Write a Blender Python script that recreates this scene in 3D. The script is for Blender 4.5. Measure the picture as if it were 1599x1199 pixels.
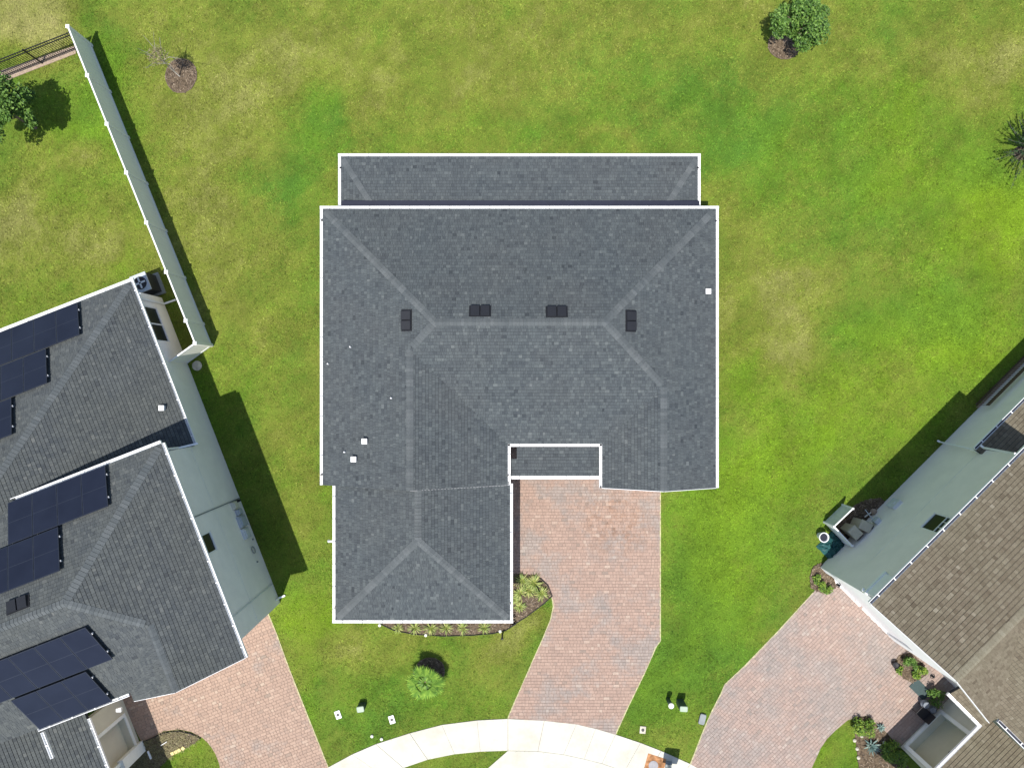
import bpy, math, random
import numpy as np
from mathutils import Vector
random.seed(7); rng = np.random.default_rng(11)
for o in list(bpy.data.objects): bpy.data.objects.remove(o)
C = bpy.context.scene.collection
R = math.radians

# ---------------------------------------------------------------- camera, sky, sun
H = 34.0; F = 1108.0                     # flying height in metres, focal length in photo pixels
cam = bpy.data.cameras.new('camera'); camo = bpy.data.objects.new('camera', cam); C.objects.link(camo)
camo.location = (0, 0, H); camo.rotation_euler = (0, 0, 0)
cam.sensor_width = 36; cam.lens = F / 1599 * 36; cam.clip_end = 2000; cam.clip_start = .5
bpy.context.scene.camera = camo
SUN_EL = R(70.5); SUN_DIR = Vector((-.345, -.939, 0)).normalized()     # horizontal direction towards the sun
w = bpy.data.worlds.new('World'); bpy.context.scene.world = w; w.use_nodes = True
nt = w.node_tree; nt.nodes.clear()
sky = nt.nodes.new('ShaderNodeTexSky'); sky.sky_type = 'NISHITA'; sky.sun_disc = False
sky.sun_elevation = SUN_EL; sky.sun_rotation = math.atan2(SUN_DIR.x, SUN_DIR.y)
bg = nt.nodes.new('ShaderNodeBackground'); bg.inputs[1].default_value = .125
wo = nt.nodes.new('ShaderNodeOutputWorld'); nt.links.new(sky.outputs[0], bg.inputs[0]); nt.links.new(bg.outputs[0], wo.inputs[0])
sl = bpy.data.lights.new('sun', 'SUN'); sl.energy = 4.7; sl.angle = R(.5); sl.color = (1, .965, .9)
so = bpy.data.objects.new('sun', sl); C.objects.link(so)
sv = Vector((SUN_DIR.x * math.cos(SUN_EL), SUN_DIR.y * math.cos(SUN_EL), math.sin(SUN_EL)))
so.rotation_euler = sv.to_track_quat('Z', 'Y').to_euler()
vs = bpy.context.scene.view_settings
bpy.context.scene.display_settings.display_device = 'sRGB'
vs.view_transform = 'Standard'; vs.look = 'None'; vs.gamma = 1; vs.use_curve_mapping = False; vs.exposure = .34

# ---------------------------------------------------------------- helpers
def G(u, v, z=0.0):                       # where a point seen at photo pixel (u, v) stands if it is z metres up
    return Vector(((u - 799.5) * (H - z) / F, (599.5 - v) * (H - z) / F, z))
def G2(u, v, z=0.0): return G(u, v, z).xy.copy()

BASE = {}
def base_of(p): return BASE.get(p.name, Vector((0, 0, 0))) if p else Vector((0, 0, 0))
def tag(o, label=None, cat=None, group=None, kind=None):
    if label: o['label'] = label
    if cat: o['category'] = cat
    if group: o['group'] = group
    if kind: o['kind'] = kind
    return o
def empty(name, loc, label, cat, group=None, kind=None):
    o = bpy.data.objects.new(name, None); C.objects.link(o); o.empty_display_size = .3
    o.location = loc; BASE[o.name] = Vector(loc); return tag(o, label, cat, group, kind)
def copy_tree(o, parent=None, loc=None, rz=None):
    c = o.copy(); C.objects.link(c); c.parent = parent
    if loc is not None: c.location = loc
    if rz is not None: c.rotation_euler = (0, 0, rz)
    for ch in list(o.children): copy_tree(ch, c)
    return c
class MB:
    def __init__(s): s.v = []; s.f = []; s.t = []
    def add(s, vs, fs, tone=None):
        n = len(s.v); s.v += [tuple(x) for x in vs]; s.f += [tuple(i + n for i in f) for f in fs]
        if tone is not None: s.t += [tone] * len(fs)
    def box(s, c, d, U=(1, 0, 0), V=(0, 1, 0), W=(0, 0, 1), tone=None):
        c = Vector(c); U = Vector(U) * d[0] / 2; V = Vector(V) * d[1] / 2; W = Vector(W) * d[2] / 2
        p = [c + a * U + b * V + e * W for e in (-1, 1) for (a, b) in ((-1, -1), (1, -1), (1, 1), (-1, 1))]
        s.add(p, [(3, 2, 1, 0), (4, 5, 6, 7), (0, 1, 5, 4), (1, 2, 6, 5), (2, 3, 7, 6), (3, 0, 4, 7)], tone)
    def bar(s, a, b, wd, ht, up=(0, 0, 1), tone=None):      # a beam from a to b
        a = Vector(a); b = Vector(b); U = b - a; L = U.length; U.normalize(); V = Vector(up).cross(U)
        if V.length < 1e-4: V = Vector((1, 0, 0)).cross(U)
        V.normalize(); W = U.cross(V); s.box((a + b) / 2, (L, wd, ht), U, V, W, tone)
    def prism(s, pts, z0, z1, bev=0.0, tone=None):           # plan polygon extruded
        pts = [Vector((p[0], p[1])) for p in pts]; n = len(pts)
        if sum(pts[i].x * pts[(i + 1) % n].y - pts[(i + 1) % n].x * pts[i].y for i in range(n)) < 0: pts.reverse()
        if bev > 0:
            c = sum(pts, Vector((0, 0))) / n
            ins = [p + (c - p).normalized() * bev for p in pts]
            vs = [(p.x, p.y, z0) for p in pts] + [(p.x, p.y, z1 - bev * .6) for p in pts] + [(p.x, p.y, z1) for p in ins]
            fs = [(i, (i + 1) % n, n + (i + 1) % n, n + i) for i in range(n)] + [(n + i, n + (i + 1) % n, 2 * n + (i + 1) % n, 2 * n + i) for i in range(n)]
            s.add(vs, fs + [tuple(range(2 * n, 3 * n))], tone)
        else:
            vs = [(p.x, p.y, z0) for p in pts] + [(p.x, p.y, z1) for p in pts]
            fs = [(i, (i + 1) % n, n + (i + 1) % n, n + i) for i in range(n)]
            s.add(vs, fs + [tuple(range(n, 2 * n)), tuple(reversed(range(n)))], tone)
    def tube(s, path, rad, k=8, tone=None, cap=True):
        path = [Vector(p) for p in path]; n = len(path)
        if not hasattr(rad, '__len__'): rad = [rad] * n
        vs = []; ref = Vector((.31, .52, .79))
        for i, p in enumerate(path):
            T = (path[min(i + 1, n - 1)] - path[max(i - 1, 0)]).normalized()
            A = T.cross(ref).normalized(); B = T.cross(A)
            for j in range(k):
                a = 2 * math.pi * j / k; vs.append(p + rad[i] * (math.cos(a) * A + math.sin(a) * B))
        fs = [(i * k + j, i * k + (j + 1) % k, (i + 1) * k + (j + 1) % k, (i + 1) * k + j) for i in range(n - 1) for j in range(k)]
        if cap: fs += [tuple(range(k)), tuple(reversed(range((n - 1) * k, n * k)))]
        s.add(vs, fs, tone)
    def lathe(s, c, prof, k=20):                              # prof: (r, z) pairs
        c = Vector(c); vs = []
        for r_, z in prof:
            for j in range(k):
                a = 2 * math.pi * j / k; vs.append(c + Vector((r_ * math.cos(a), r_ * math.sin(a), z)))
        n = len(prof)
        fs = [(i * k + j, i * k + (j + 1) % k, (i + 1) * k + (j + 1) % k, (i + 1) * k + j) for i in range(n - 1) for j in range(k)]
        fs += [tuple(reversed(range(k))), tuple(range((n - 1) * k, n * k))]
        s.add(vs, fs)
    def build(s, name, mat, parent=None, smooth=False, label=None, kind=None):
        b = base_of(parent); me = bpy.data.meshes.new(name)
        me.from_pydata([(x - b.x, y - b.y, z - b.z) for x, y, z in s.v], [], s.f)
        if s.t and len(s.t) == len(s.f):
            at = me.attributes.new('tone', 'FLOAT', 'FACE'); at.data.foreach_set('value', np.array(s.t, dtype=np.float32))
        me.materials.append(mat)
        if smooth: me.polygons.foreach_set('use_smooth', [True] * len(me.polygons))
        me.update(); o = bpy.data.objects.new(name, me); C.objects.link(o)
        if parent: o.parent = parent; BASE[o.name] = b
        return tag(o, label, None, None, kind)
def single(mb, name, mat, label, cat, group=None, kind=None, smooth=False):
    b = Vector(mb.v[0]); xs = [q[0] for q in mb.v]; ys = [q[1] for q in mb.v]; zs = [q[2] for q in mb.v]
    b = Vector(((min(xs) + max(xs)) / 2, (min(ys) + max(ys)) / 2, min(zs)))
    mb.v = [(x - b.x, y - b.y, z - b.z) for x, y, z in mb.v]
    o = mb.build(name, mat, None, smooth); o.location = b; return tag(o, label, cat, group, kind)

# ---------------------------------------------------------------- materials
def newmat(name, rough=.8, spec=.3):
    m = bpy.data.materials.new(name); m.use_nodes = True; b = m.node_tree.nodes['Principled BSDF']
    b.inputs['Roughness'].default_value = rough; b.inputs['Specular IOR Level'].default_value = spec
    return m, m.node_tree, b
def nd(t, typ, **kw):
    n = t.nodes.new(typ)
    for k_, v_ in kw.items(): setattr(n, k_, v_)
    return n
def ramp(t, fac, stops, mode='LINEAR'):
    r = nd(t, 'ShaderNodeValToRGB'); e = r.color_ramp.elements; r.color_ramp.interpolation = mode
    while len(e) < len(stops): e.new(.5)
    for i, (p, c) in enumerate(stops): e[i].position = p; e[i].color = (*c, 1)
    t.links.new(fac, r.inputs[0]); return r.outputs[0]
def noise(t, scale, detail=4, rough=.6, coord='Object', vec=None):
    n = nd(t, 'ShaderNodeTexNoise'); n.inputs['Scale'].default_value = scale; n.inputs['Detail'].default_value = detail
    n.inputs['Roughness'].default_value = rough
    if vec is None:
        g = nd(t, 'ShaderNodeNewGeometry'); vec = g.outputs['Position']
    t.links.new(vec, n.inputs['Vector']); return n.outputs['Fac']
def mixc(t, fac, a, b, mode='MIX'):
    m = nd(t, 'ShaderNodeMix', data_type='RGBA', blend_type=mode)
    for s_, x in ((m.inputs[0], fac), (m.inputs[6], a), (m.inputs[7], b)):
        if isinstance(x, (int, float)): s_.default_value = x
        elif isinstance(x, tuple): s_.default_value = (*x, 1)
        else: t.links.new(x, s_)
    return m.outputs[2]
def mapr(t, x, a, b, c, d):
    m = nd(t, 'ShaderNodeMapRange'); t.links.new(x, m.inputs[0])
    for i, q in enumerate((a, b, c, d)): m.inputs[i + 1].default_value = q
    return m.outputs[0]
def bump(t, b, h, strength=.3, dist=.01):
    n = nd(t, 'ShaderNodeBump'); n.inputs['Strength'].default_value = strength; n.inputs['Distance'].default_value = dist
    t.links.new(h, n.inputs['Height']); t.links.new(n.outputs[0], b.inputs['Normal'])
def plain(name, col, rough=.6, spec=.3, var=.12, scale=3.0, metal=0, bs=0, bscale=40):
    m, t, b = newmat(name, rough, spec); b.inputs['Metallic'].default_value = metal
    f = noise(t, scale, 5, .65)
    lo = tuple(c * (1 - var) for c in col); hi = tuple(min(1, c * (1 + var)) for c in col)
    t.links.new(ramp(t, f, [(.3, lo), (.7, hi)]), b.inputs['Base Color'])
    if bs: bump(t, b, noise(t, bscale, 3), bs, .01)
    return m
def shingle_mat(name, stops, big, bigamt=.22):
    m, t, b = newmat(name, .92, .12)
    a = nd(t, 'ShaderNodeAttribute', attribute_name='tone')
    c = ramp(t, a.outputs['Fac'], stops)
    c = mixc(t, mapr(t, noise(t, .35, 4, .6), .35, .7, 0, bigamt), c, big)
    g = mapr(t, noise(t, 38, 3, .8), .25, .75, .66, 1.34)
    gc = nd(t, 'ShaderNodeCombineColor'); [t.links.new(g, gc.inputs[i]) for i in range(3)]
    c = mixc(t, 1.0, c, gc.outputs[0], 'MULTIPLY')
    t.links.new(c, b.inputs['Base Color']); bump(t, b, noise(t, 120, 2), .35, .006); return m
M = {}
M['charcoal'] = shingle_mat('charcoal_shingle', [(0, (0.039, 0.046, 0.052)), (.22, (0.056, 0.065, 0.072)), (.5, (0.071, 0.082, 0.088)), (.78, (0.088, 0.101, 0.105)), (1, (0.116, 0.129, 0.131))], (0.091, 0.090, 0.086))
M['charcoal2'] = shingle_mat('weathered_charcoal_shingle', [(0, (0.045, 0.050, 0.056)), (.22, (0.060, 0.068, 0.074)), (.5, (0.076, 0.084, 0.087)), (.78, (0.093, 0.102, 0.103)), (1, (0.124, 0.130, 0.127))], (0.086, 0.090, 0.076), .3)
M['brown'] = shingle_mat('brown_shingle', [(0, (0.089, 0.069, 0.050)), (.22, (0.118, 0.096, 0.069)), (.5, (0.146, 0.122, 0.088)), (.78, (0.172, 0.147, 0.108)), (1, (0.224, 0.197, 0.151))], (0.143, 0.140, 0.093), .28)
M['deck'] = plain('roof_underlay', (.035, .037, .042), .95, .05)
M['cap'] = shingle_mat('ridge_cap_shingle', [(0, (0.076, 0.087, 0.093)), (.5, (0.092, 0.103, 0.108)), (1, (0.110, 0.121, 0.126))], (0.116, 0.116, 0.108))
M['capbrown'] = shingle_mat('brown_ridge_cap', [(0, (0.178, 0.158, 0.113)), (.5, (0.199, 0.178, 0.130)), (1, (0.227, 0.207, 0.154))], (0.227, 0.219, 0.162))
M['white'] = plain('white_painted_metal', (.80, .80, .80), .45, .4, .04, 6)
M['seam'] = plain('gutter_seam', (.30, .30, .31), .6, .3)
M['gutshade'] = plain('gutter_trough_shade', (.03, .032, .045), .6, .3)  # shade inside the right house's gutters, put into the colour
M['dark'] = plain('navy_eave_shade_and_soil', (.012, .014, .03), .5, .3)  # navy for the painted eave shadow, also used for pot soil
M['stucco'] = plain('pale_green_stucco', (.86, .815, .75), .9, .1, .05, 1.3, 0, .35, 60)
M['stucco2'] = plain('sage_stucco', (.84, .79, .715), .9, .1, .05, 1.3, 0, .35, 60)
M['entry'] = plain('entry_stucco_shade_tint', (.60, .60, .50), .9, .1, .05, 2, 0, .3, 60)  # house stucco recoloured to carry the entry's shade and paver bounce
M['entryfloor'] = plain('tan_door_panel', (.47, .46, .345), .85, .1, .05, 2)
M['stuccow'] = plain('white_stucco', (.84, .84, .82), .85, .15, .04, 2, 0, .3, 60)
M['beige'] = plain('beige_stucco', (.60, .575, .47), .9, .1, .05, 2, 0, .3, 60)
M['trim'] = plain('pale_trim', (.80, .82, .79), .7, .2, .04, 4)
M['glass'] = plain('dark_window_glass', (.012, .016, .018), .35, .25, .1)
M['black'] = plain('black_painted_metal', (.012, .012, .014), .45, .4)
M['blackp'] = plain('black_plastic', (.02, .02, .024), .5, .4)
M['grey'] = plain('grey_plastic', (.22, .24, .24), .6, .3)
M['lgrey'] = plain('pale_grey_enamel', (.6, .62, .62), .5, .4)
M['blue'] = plain('blue_grey_enamel', (.44, .47, .50), .4, .4)
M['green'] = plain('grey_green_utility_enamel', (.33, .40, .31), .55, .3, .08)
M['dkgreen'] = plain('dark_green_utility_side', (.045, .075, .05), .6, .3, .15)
M['beigep'] = plain('beige_plastic', (.43, .40, .31), .5, .3)
M['vinyl'] = plain('cream_vinyl', (.87, .84, .77), .55, .3, .03, 2)
def conc_mat():
    m, t, b = newmat('pale_concrete', .9, .15)
    c = ramp(t, noise(t, .7, 6, .7), [(.3, (.45, .425, .355)), (.5, (.52, .50, .43)), (.7, (.56, .545, .48))])
    c = mixc(t, mapr(t, noise(t, 3.5, 6, .8), .58, .75, 0, .3), c, (.40, .37, .29)); t.links.new(c, b.inputs['Base Color']); bump(t, b, noise(t, 60, 4), .3, .008); return m
M['conc'] = conc_mat()
M['joint'] = plain('joint_sand', (.25, .195, .165), .95, .05, .2, 4)
M['mulch'] = plain('brown_mulch', (.11, .082, .056), .97, .05, .6, 9, 0, 1.0, 22)
M['twig'] = plain('dry_twiggy_mulch', (.15, .125, .075), .97, .05, .7, 11, 0, 1.0, 25)
M['bark'] = plain('grey_bark', (.17, .13, .10), .9, .1, .3, 12, 0, .6, 50)
M['pale_bark'] = plain('pale_bare_twig', (.36, .33, .28), .85, .1, .2, 12)
M['teal'] = plain('dark_teal_tarp', (.02, .085, .085), .55, .3, .3, 5, 0, .6, 12)
M['bronze'] = plain('bronze_metal', (.09, .055, .035), .5, .4, .2)
M['tan'] = plain('tan_wood', (.33, .25, .19), .8, .2, .2, 5)
M['rust'] = plain('rust_stained_concrete', (.34, .17, .08), .9, .1, .65, 4, 0, .4, 20)
M['ystone'] = plain('yellow_stone', (.62, .52, .24), .9, .1, .15, 6, 0, .4, 30)
M['castgrey'] = plain('worn_cast_iron', (.30, .29, .30), .8, .2, .15, 6, 0, .4, 40)
M['stone'] = plain('pale_edging_stone', (.5, .46, .38), .9, .1, .25, 6, 0, .4, 30)
M['mat'] = plain('grey_green_doormat', (.06, .085, .085), .95, .05, .2, 20)
M['figure'] = plain('grey_cast_stone', (.2, .22, .25), .85, .1, .25, 8)
def panel_mat():
    m, t, b = newmat('solar_glass', .3, .2)
    f = noise(t, .8, 3); t.links.new(ramp(t, f, [(.3, (.012, .015, .028)), (.7, (.016, .020, .036))]), b.inputs['Base Color'])
    return m
M['panel'] = panel_mat(); M['pframe'] = plain('dark_panel_frame', (.026, .031, .046), .4, .4)
M['alu'] = plain('aluminium', (.6, .6, .62), .4, .5)
def paver_mat(name, grey=.6, lo=.48, hi=.6, tint=(1, 1, 1), stain=None):
    m, t, b = newmat(name, .9, .15)
    a = nd(t, 'ShaderNodeAttribute', attribute_name='tone')
    c = ramp(t, a.outputs['Fac'], [(i_, tuple(x * y * z_ for x, y, z_ in zip(c_, tint, (.79, .775, .745)))) for i_, c_ in ((0, (.335, .262, .225)), (.2, (.395, .287, .242)), (.5, (.435, .312, .260)), (.8, (.470, .342, .285)), (1, (.51, .40, .335)))])
    g = mapr(t, noise(t, .5, 5, .68), lo, hi, 0, grey)
    a2 = mixc(t, mapr(t, a.outputs['Fac'], 0, 1, 0, 1), (.225, .212, .20), (.30, .278, .258))
    c = mixc(t, g, c, a2)
    if stain:
        ge = nd(t, 'ShaderNodeNewGeometry'); vm = nd(t, 'ShaderNodeVectorMath', operation='DISTANCE'); t.links.new(ge.outputs['Position'], vm.inputs[0]); vm.inputs[1].default_value = stain
        ms = mixc(t, 1.0, mapr(t, vm.outputs['Value'], .9, 2.2, 1, 0), mapr(t, noise(t, 2.6, 5, .75), .44, .58, 0, .8), 'MULTIPLY'); c = mixc(t, ms, c, mixc(t, a.outputs['Fac'], (.20, .12, .085), (.40, .26, .19)))
    s = mapr(t, noise(t, 11, 5, .7), .3, .75, .84, 1.14)
    gc = nd(t, 'ShaderNodeCombineColor'); [t.links.new(s, gc.inputs[i]) for i in range(3)]
    c = mixc(t, 1.0, c, gc.outputs[0], 'MULTIPLY')
    t.links.new(c, b.inputs['Base Color']); bump(t, b, noise(t, 70, 3), .3, .006); return m
M['paver'] = paver_mat('concrete_paver', stain=(5.0, -6.6, 0)); M['paverL'] = paver_mat('peach_paver', .5, .55, .66, (1.06, 1.06, 1.02)); M['paverR'] = paver_mat('greyish_paver', .6, .42, .6, (1, 1.05, 1.1))
def grass_mat(name, attr, bmp):
    m, t, b = newmat(name, .8, .12)
    a = nd(t, 'ShaderNodeAttribute', attribute_name=attr)
    s = mapr(t, noise(t, 16, 5, .8), .28, .72, .58, 1.42)
    gc = nd(t, 'ShaderNodeCombineColor'); [t.links.new(s, gc.inputs[i]) for i in range(3)]
    c = mixc(t, 1.0, a.outputs['Color'], gc.outputs[0], 'MULTIPLY') if bmp else a.outputs['Color']
    t.links.new(c, b.inputs['Base Color'])
    if bmp: bump(t, b, noise(t, 30, 4, .8), .8, .04)
    return m
M['lawn'] = grass_mat('lawn_turf', 'col', True); M['blade'] = grass_mat('grass_blade', 'col', False)
def leaf_mat(name, a, b_, c_, trans=.25):
    m, t, b = newmat(name, .55, .3)
    g = nd(t, 'ShaderNodeNewGeometry')
    t.links.new(ramp(t, g.outputs['Random Per Island'], [(0, a), (.55, b_), (1, c_)]), b.inputs['Base Color'])
    return m
M['leaf'] = leaf_mat('broad_leaf', (0.034, 0.083, 0.013), (0.071, 0.150, 0.021), (0.150, 0.255, 0.045))
M['leafdark'] = leaf_mat('dark_needle', (.012, .03, .012), (.02, .05, .018), (.045, .085, .03))
M['palm'] = leaf_mat('palm_leaf', (.06, .14, .02), (.13, .25, .03), (.25, .38, .055))
M['strap'] = leaf_mat('strap_leaf', (.12, .18, .03), (.24, .30, .06), (.42, .42, .13))
M['shrub'] = leaf_mat('bright_shrub_leaf', (.04, .09, .015), (.11, .20, .02), (.25, .33, .04))
M['agave'] = leaf_mat('blue_agave', (.08, .14, .13), (.15, .22, .2), (.26, .33, .28))
M['twigleaf'] = leaf_mat('dry_stem', (.10, .085, .04), (.20, .17, .08), (.30, .27, .13))

# ---------------------------------------------------------------- ground outlines, in plan
def PX(lst): return [G2(u, v) for u, v in lst]
DRIVE_C = PX([(797, 742), (1031, 742), (1031, 860), (1031, 1000), (1025, 1008), (1005, 1053), (982, 1100), (961, 1146), (930, 1137), (900, 1130), (850, 1124.5), (793, 1121), (800, 1104), (812, 1077), (830, 1036), (847, 998), (860, 967), (864, 947), (862, 932), (855, 915), (845, 905), (832, 899), (797, 897)])
DRIVE_L = PX([(419, 958), (432, 990), (452, 1045), (482, 1121), (513, 1199), (545, 1280), (360, 1290), (348, 1220), (344, 1199), (342, 1190), (337, 1177), (331, 1167), (324, 1158), (316, 1151), (299, 1142), (280, 1138), (256, 1141), (222, 1159), (180, 1080), (330, 960)])
DRIVE_R = PX([(1283, 903),  (1270, 925), (1215, 985), (1162, 1040), (1132, 1068), (1126, 1082), (1112, 1109), (1100, 1136), (1078, 1192), (1060, 1240), (1255, 1240), (1267, 1199), (1281, 1168), (1291, 1153), (1304, 1140), (1323, 1124), (1340, 1118), (1357, 1117), (1369, 1131), (1386, 1145), (1404, 1166), (1470, 1104), (1520, 1080), (1440, 1000), (1320, 900), (1284, 884)])
ARC_O = [(440, 1240), (515, 1196), (550, 1177), (587, 1161), (640, 1144), (690, 1131), (745, 1124), (793, 1121.5), (850, 1124.5), (900, 1130), (930, 1137), (961, 1146), (1000, 1159), (1032, 1171.5), (1078, 1192), (1130, 1222)]
ARC_I = [(520, 1256), (571, 1226), (600, 1211), (630, 1198), (668, 1185), (710, 1176.5), (750, 1172.5), (793, 1171), (840, 1172), (880, 1177), (912, 1184), (940, 1191), (975, 1203), (1005, 1215), (1048, 1236), (1100, 1268)]
STRIP = PX([(793, 1171), (745, 1172.5), (690, 1179.5), (650, 1189), (630, 1197.5), (600, 1212), (600, 1260), (700, 1260), (757, 1203)])
APRON = PX([(793, 1171.5), (840, 1172.5), (880, 1177.5), (912, 1184.5), (940, 1191.5), (975, 1203.5), (990, 1290), (690, 1290), (757, 1203)])
BED_R = PX([(797, 895), (832, 897), (845, 903), (856, 914), (862, 930), (850, 941), (838, 950), (822, 962), (806, 972), (797, 978)])
BED_F = PX([(594, 955), (596, 974), (615, 983), (645, 989), (690, 992), (735, 991), (770, 988), (790, 983), (806, 973), (806, 955)])
ISLE_L = PX([(222, 1158), (256, 1143), (280, 1140), (299, 1144), (314, 1152), (300, 1161), (280, 1172), (262, 1184), (248, 1199), (240, 1240), (150, 1260), (170, 1215)])
ISLE_R = PX([(1332, 1119), (1357, 1118), (1369, 1131), (1386, 1146), (1404, 1168), (1420, 1200), (1420, 1260), (1345, 1260), (1341, 1199), (1335, 1150)])
BED_NR = PX([(1283, 878), (1270, 884), (1264, 900), (1266, 918), (1284, 926), (1305, 918), (1303, 905)])
BED_G = PX([(1403, 1022), (1396, 1034), (1398, 1046), (1410, 1058), (1425, 1066), (1436, 1060), (1447, 1052), (1440, 1035), (1422, 1018)])
SIDE_R = PX([(1304, 822), (1322, 800), (1335, 788), (1352, 780), (1375, 777), (1385, 785), (1340, 835), (1300, 870)])
def inside(P, poly):
    x, y = P[:, 0], P[:, 1]; n = len(poly); r = np.zeros(len(P), bool)
    for i in range(n):
        x1, y1 = poly[i]; x2, y2 = poly[(i + 1) % n]
        if y1 == y2: continue
        c = ((y1 > y) != (y2 > y)) & (x < (x2 - x1) * (y - y1) / (y2 - y1) + x1); r ^= c
    return r
# ---- lawn colour: patches of dry and lush turf (the turf's own colour)
def vnoise(P, scale, seed):
    g = np.random.default_rng(seed).random((256, 256)); q = P * scale + 1000
    i = np.floor(q).astype(int); f = q - i; f = f * f * (3 - 2 * f); a = i % 256; b = (i + 1) % 256
    return (g[a[:, 0], a[:, 1]] * (1 - f[:, 0]) * (1 - f[:, 1]) + g[b[:, 0], a[:, 1]] * f[:, 0] * (1 - f[:, 1]) + g[a[:, 0], b[:, 1]] * (1 - f[:, 0]) * f[:, 1] + g[b[:, 0], b[:, 1]] * f[:, 0] * f[:, 1])
BLOBS = [  # u, v, radius u, radius v, dryness, lime
    (620, 60, 260, 90, .22, 0), (900, 40, 200, 60, .12, 0), (350, 150, 170, 130, .30, 0), (320, 340, 90, 140, .30, 0), (400, 360, 60, 70, .15, 0), (60, 20, 100, 60, .6, 0), (60, 60, 80, 30, .3, 0),
    (60, 360, 140, 80, .36, .1), (40, 290, 70, 50, .35, 0), (165, 95, 40, 60, -.45, .2), (130, 230, 70, 70, -.35, .4), (200, 400, 60, 60, -.3, .6), (40, 480, 90, 35, -.1, .3), (170, 30, 50, 50, -.3, 0),
    (440, 260, 70, 90, -.50, -.1), (500, 185, 60, 40, -.32, 0), (1230, 470, 90, 70, .46, 0), (1170, 410, 50, 60, .26, 0), (1290, 420, 70, 40, .25, 0), (1150, 330, 50, 50, .2, .1),
    (1480, 90, 130, 60, .24, 0), (1565, 100, 60, 50, .3, 0), (950, 205, 60, 30, .25, 0), (1400, 310, 180, 120, -.25, .1), (1150, 210, 120, 70, -.35, -.05), (1060, 130, 80, 60, -.15, 0),
    (1240, 560, 60, 60, .2, 0), (300, 450, 80, 120, .12, 0), (560, 120, 160, 60, .12, 0), (1120, 600, 30, 200, .12, 0), (1420, 200, 120, 120, -.12, .3), (1500, 560, 100, 70, -.15, .55), (1380, 640, 120, 120, -.12, .45), (1120, 780, 60, 120, -.1, .3), (1585, 370, 70, 90, -.1, .9), (1500, 420, 110, 90, -.15, .3), (1430, 500, 60, 50, -.3, -.1), (1250, 680, 160, 120, -.28, .35), (1200, 560, 60, 50, .15, .2), (1180, 860, 110, 110, -.25, .25), (1080, 950, 70, 130, -.35, .05), (1040, 1080, 100, 80, -.25, .05),
    (570, 1010, 50, 50, .12, .2), (775, 1022, 40, 40, .45, 0), (830, 1000, 30, 60, -.2, 0), (465, 960, 45, 70, -.25, .7), (600, 1110, 110, 60, -.22, 0), (700, 1100, 80, 60, -.15, .1), (490, 1080, 30, 80, -.15, .2), (340, 640, 60, 120, -.1, .2), (440, 560, 50, 120, .12, .2), (480, 820, 40, 120, -.05, .2),
    (300, 1180, 60, 40, -.5, .8), (1310, 1165, 50, 50, -.5, .5), (1350, 150, 120, 80, -.1, .1), (700, 200, 200, 35, -.1, 0), (1100, 1180, 200, 30, .1, 0), (700, 1190, 70, 15, -.1, 0), (1180, 700, 40, 160, .02, .2), (520, 1060, 40, 40, -.1, 0), (880, 170, 120, 40, -.15, 0)]
def fbm(P, scale, seed, octv=6, g=.58):
    t = np.zeros(len(P)); a = 1; n = 0
    for k in range(octv): ang = .7 * k + seed; Q_ = np.stack([P[:, 0] * math.cos(ang) - P[:, 1] * math.sin(ang), P[:, 0] * math.sin(ang) + P[:, 1] * math.cos(ang)], 1); t += a * (vnoise(Q_, scale * 2.03 ** k, seed * 13 + k) - .5); n += a; a *= g
    return t / n * 1.9
def lawn_col(P, jit):
    u = P[:, 0] * F / H + 799.5; v = 599.5 - P[:, 1] * F / H
    dry = np.full(len(P), .33); lime = np.full(len(P), .2)
    wu = (vnoise(P, .45, 5) - .5) * 110; wv = (vnoise(P, .45, 6) - .5) * 110
    for (a, b, ra, rb, dd, dl) in BLOBS:
        g = np.exp(-((u + wu - a) / ra) ** 2 - ((v + wv - b) / rb) ** 2); dry += dd * g; lime += dl * g
    S_ = np.stack([(P[:, 0] * .78 + P[:, 1] * .62) * .18, (P[:, 1] * .78 - P[:, 0] * .62) * 1.6], 1)
    dry += .34 * fbm(P, .32, 1) + .34 * fbm(P, 1.5, 2, 5, .78) + .10 * (vnoise(S_, 1.0, 31) - .5) + jit * .12; lime += .34 * fbm(P, .6, 3, 6, .7)
    dry = np.clip(np.where(dry > .55, .55 + (dry - .55) * .55, dry), 0, 1)[:, None]; lime = np.clip(lime, 0, 1)[:, None]
    g0 = np.array([.088, .192, .022]); g1 = np.array([.178, .292, .016]); o0 = np.array([.196, .230, .036]); o1 = np.array([.37, .34, .13])
    c = g0 * (1 - lime) + g1 * lime
    k1 = np.clip(dry / .55, 0, 1); k2 = np.clip((dry - .55) / .45, 0, 1)
    c = c * (1 - k1) + o0 * k1; c = c * (1 - k2) + o1 * k2
    return c * (1 + .42 * fbm(P, .8, 4, 7, .78)[:, None] + .12 * (vnoise(S_ * 2.3, 1.0, 33)[:, None] - .5)) * 0.81
def col_attr(me, c, dom):
    a = me.color_attributes.new('col', 'FLOAT_COLOR', dom); d = np.ones((len(c), 4), np.float32); d[:, :3] = c; a.data.foreach_set('color', d.ravel())
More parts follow.
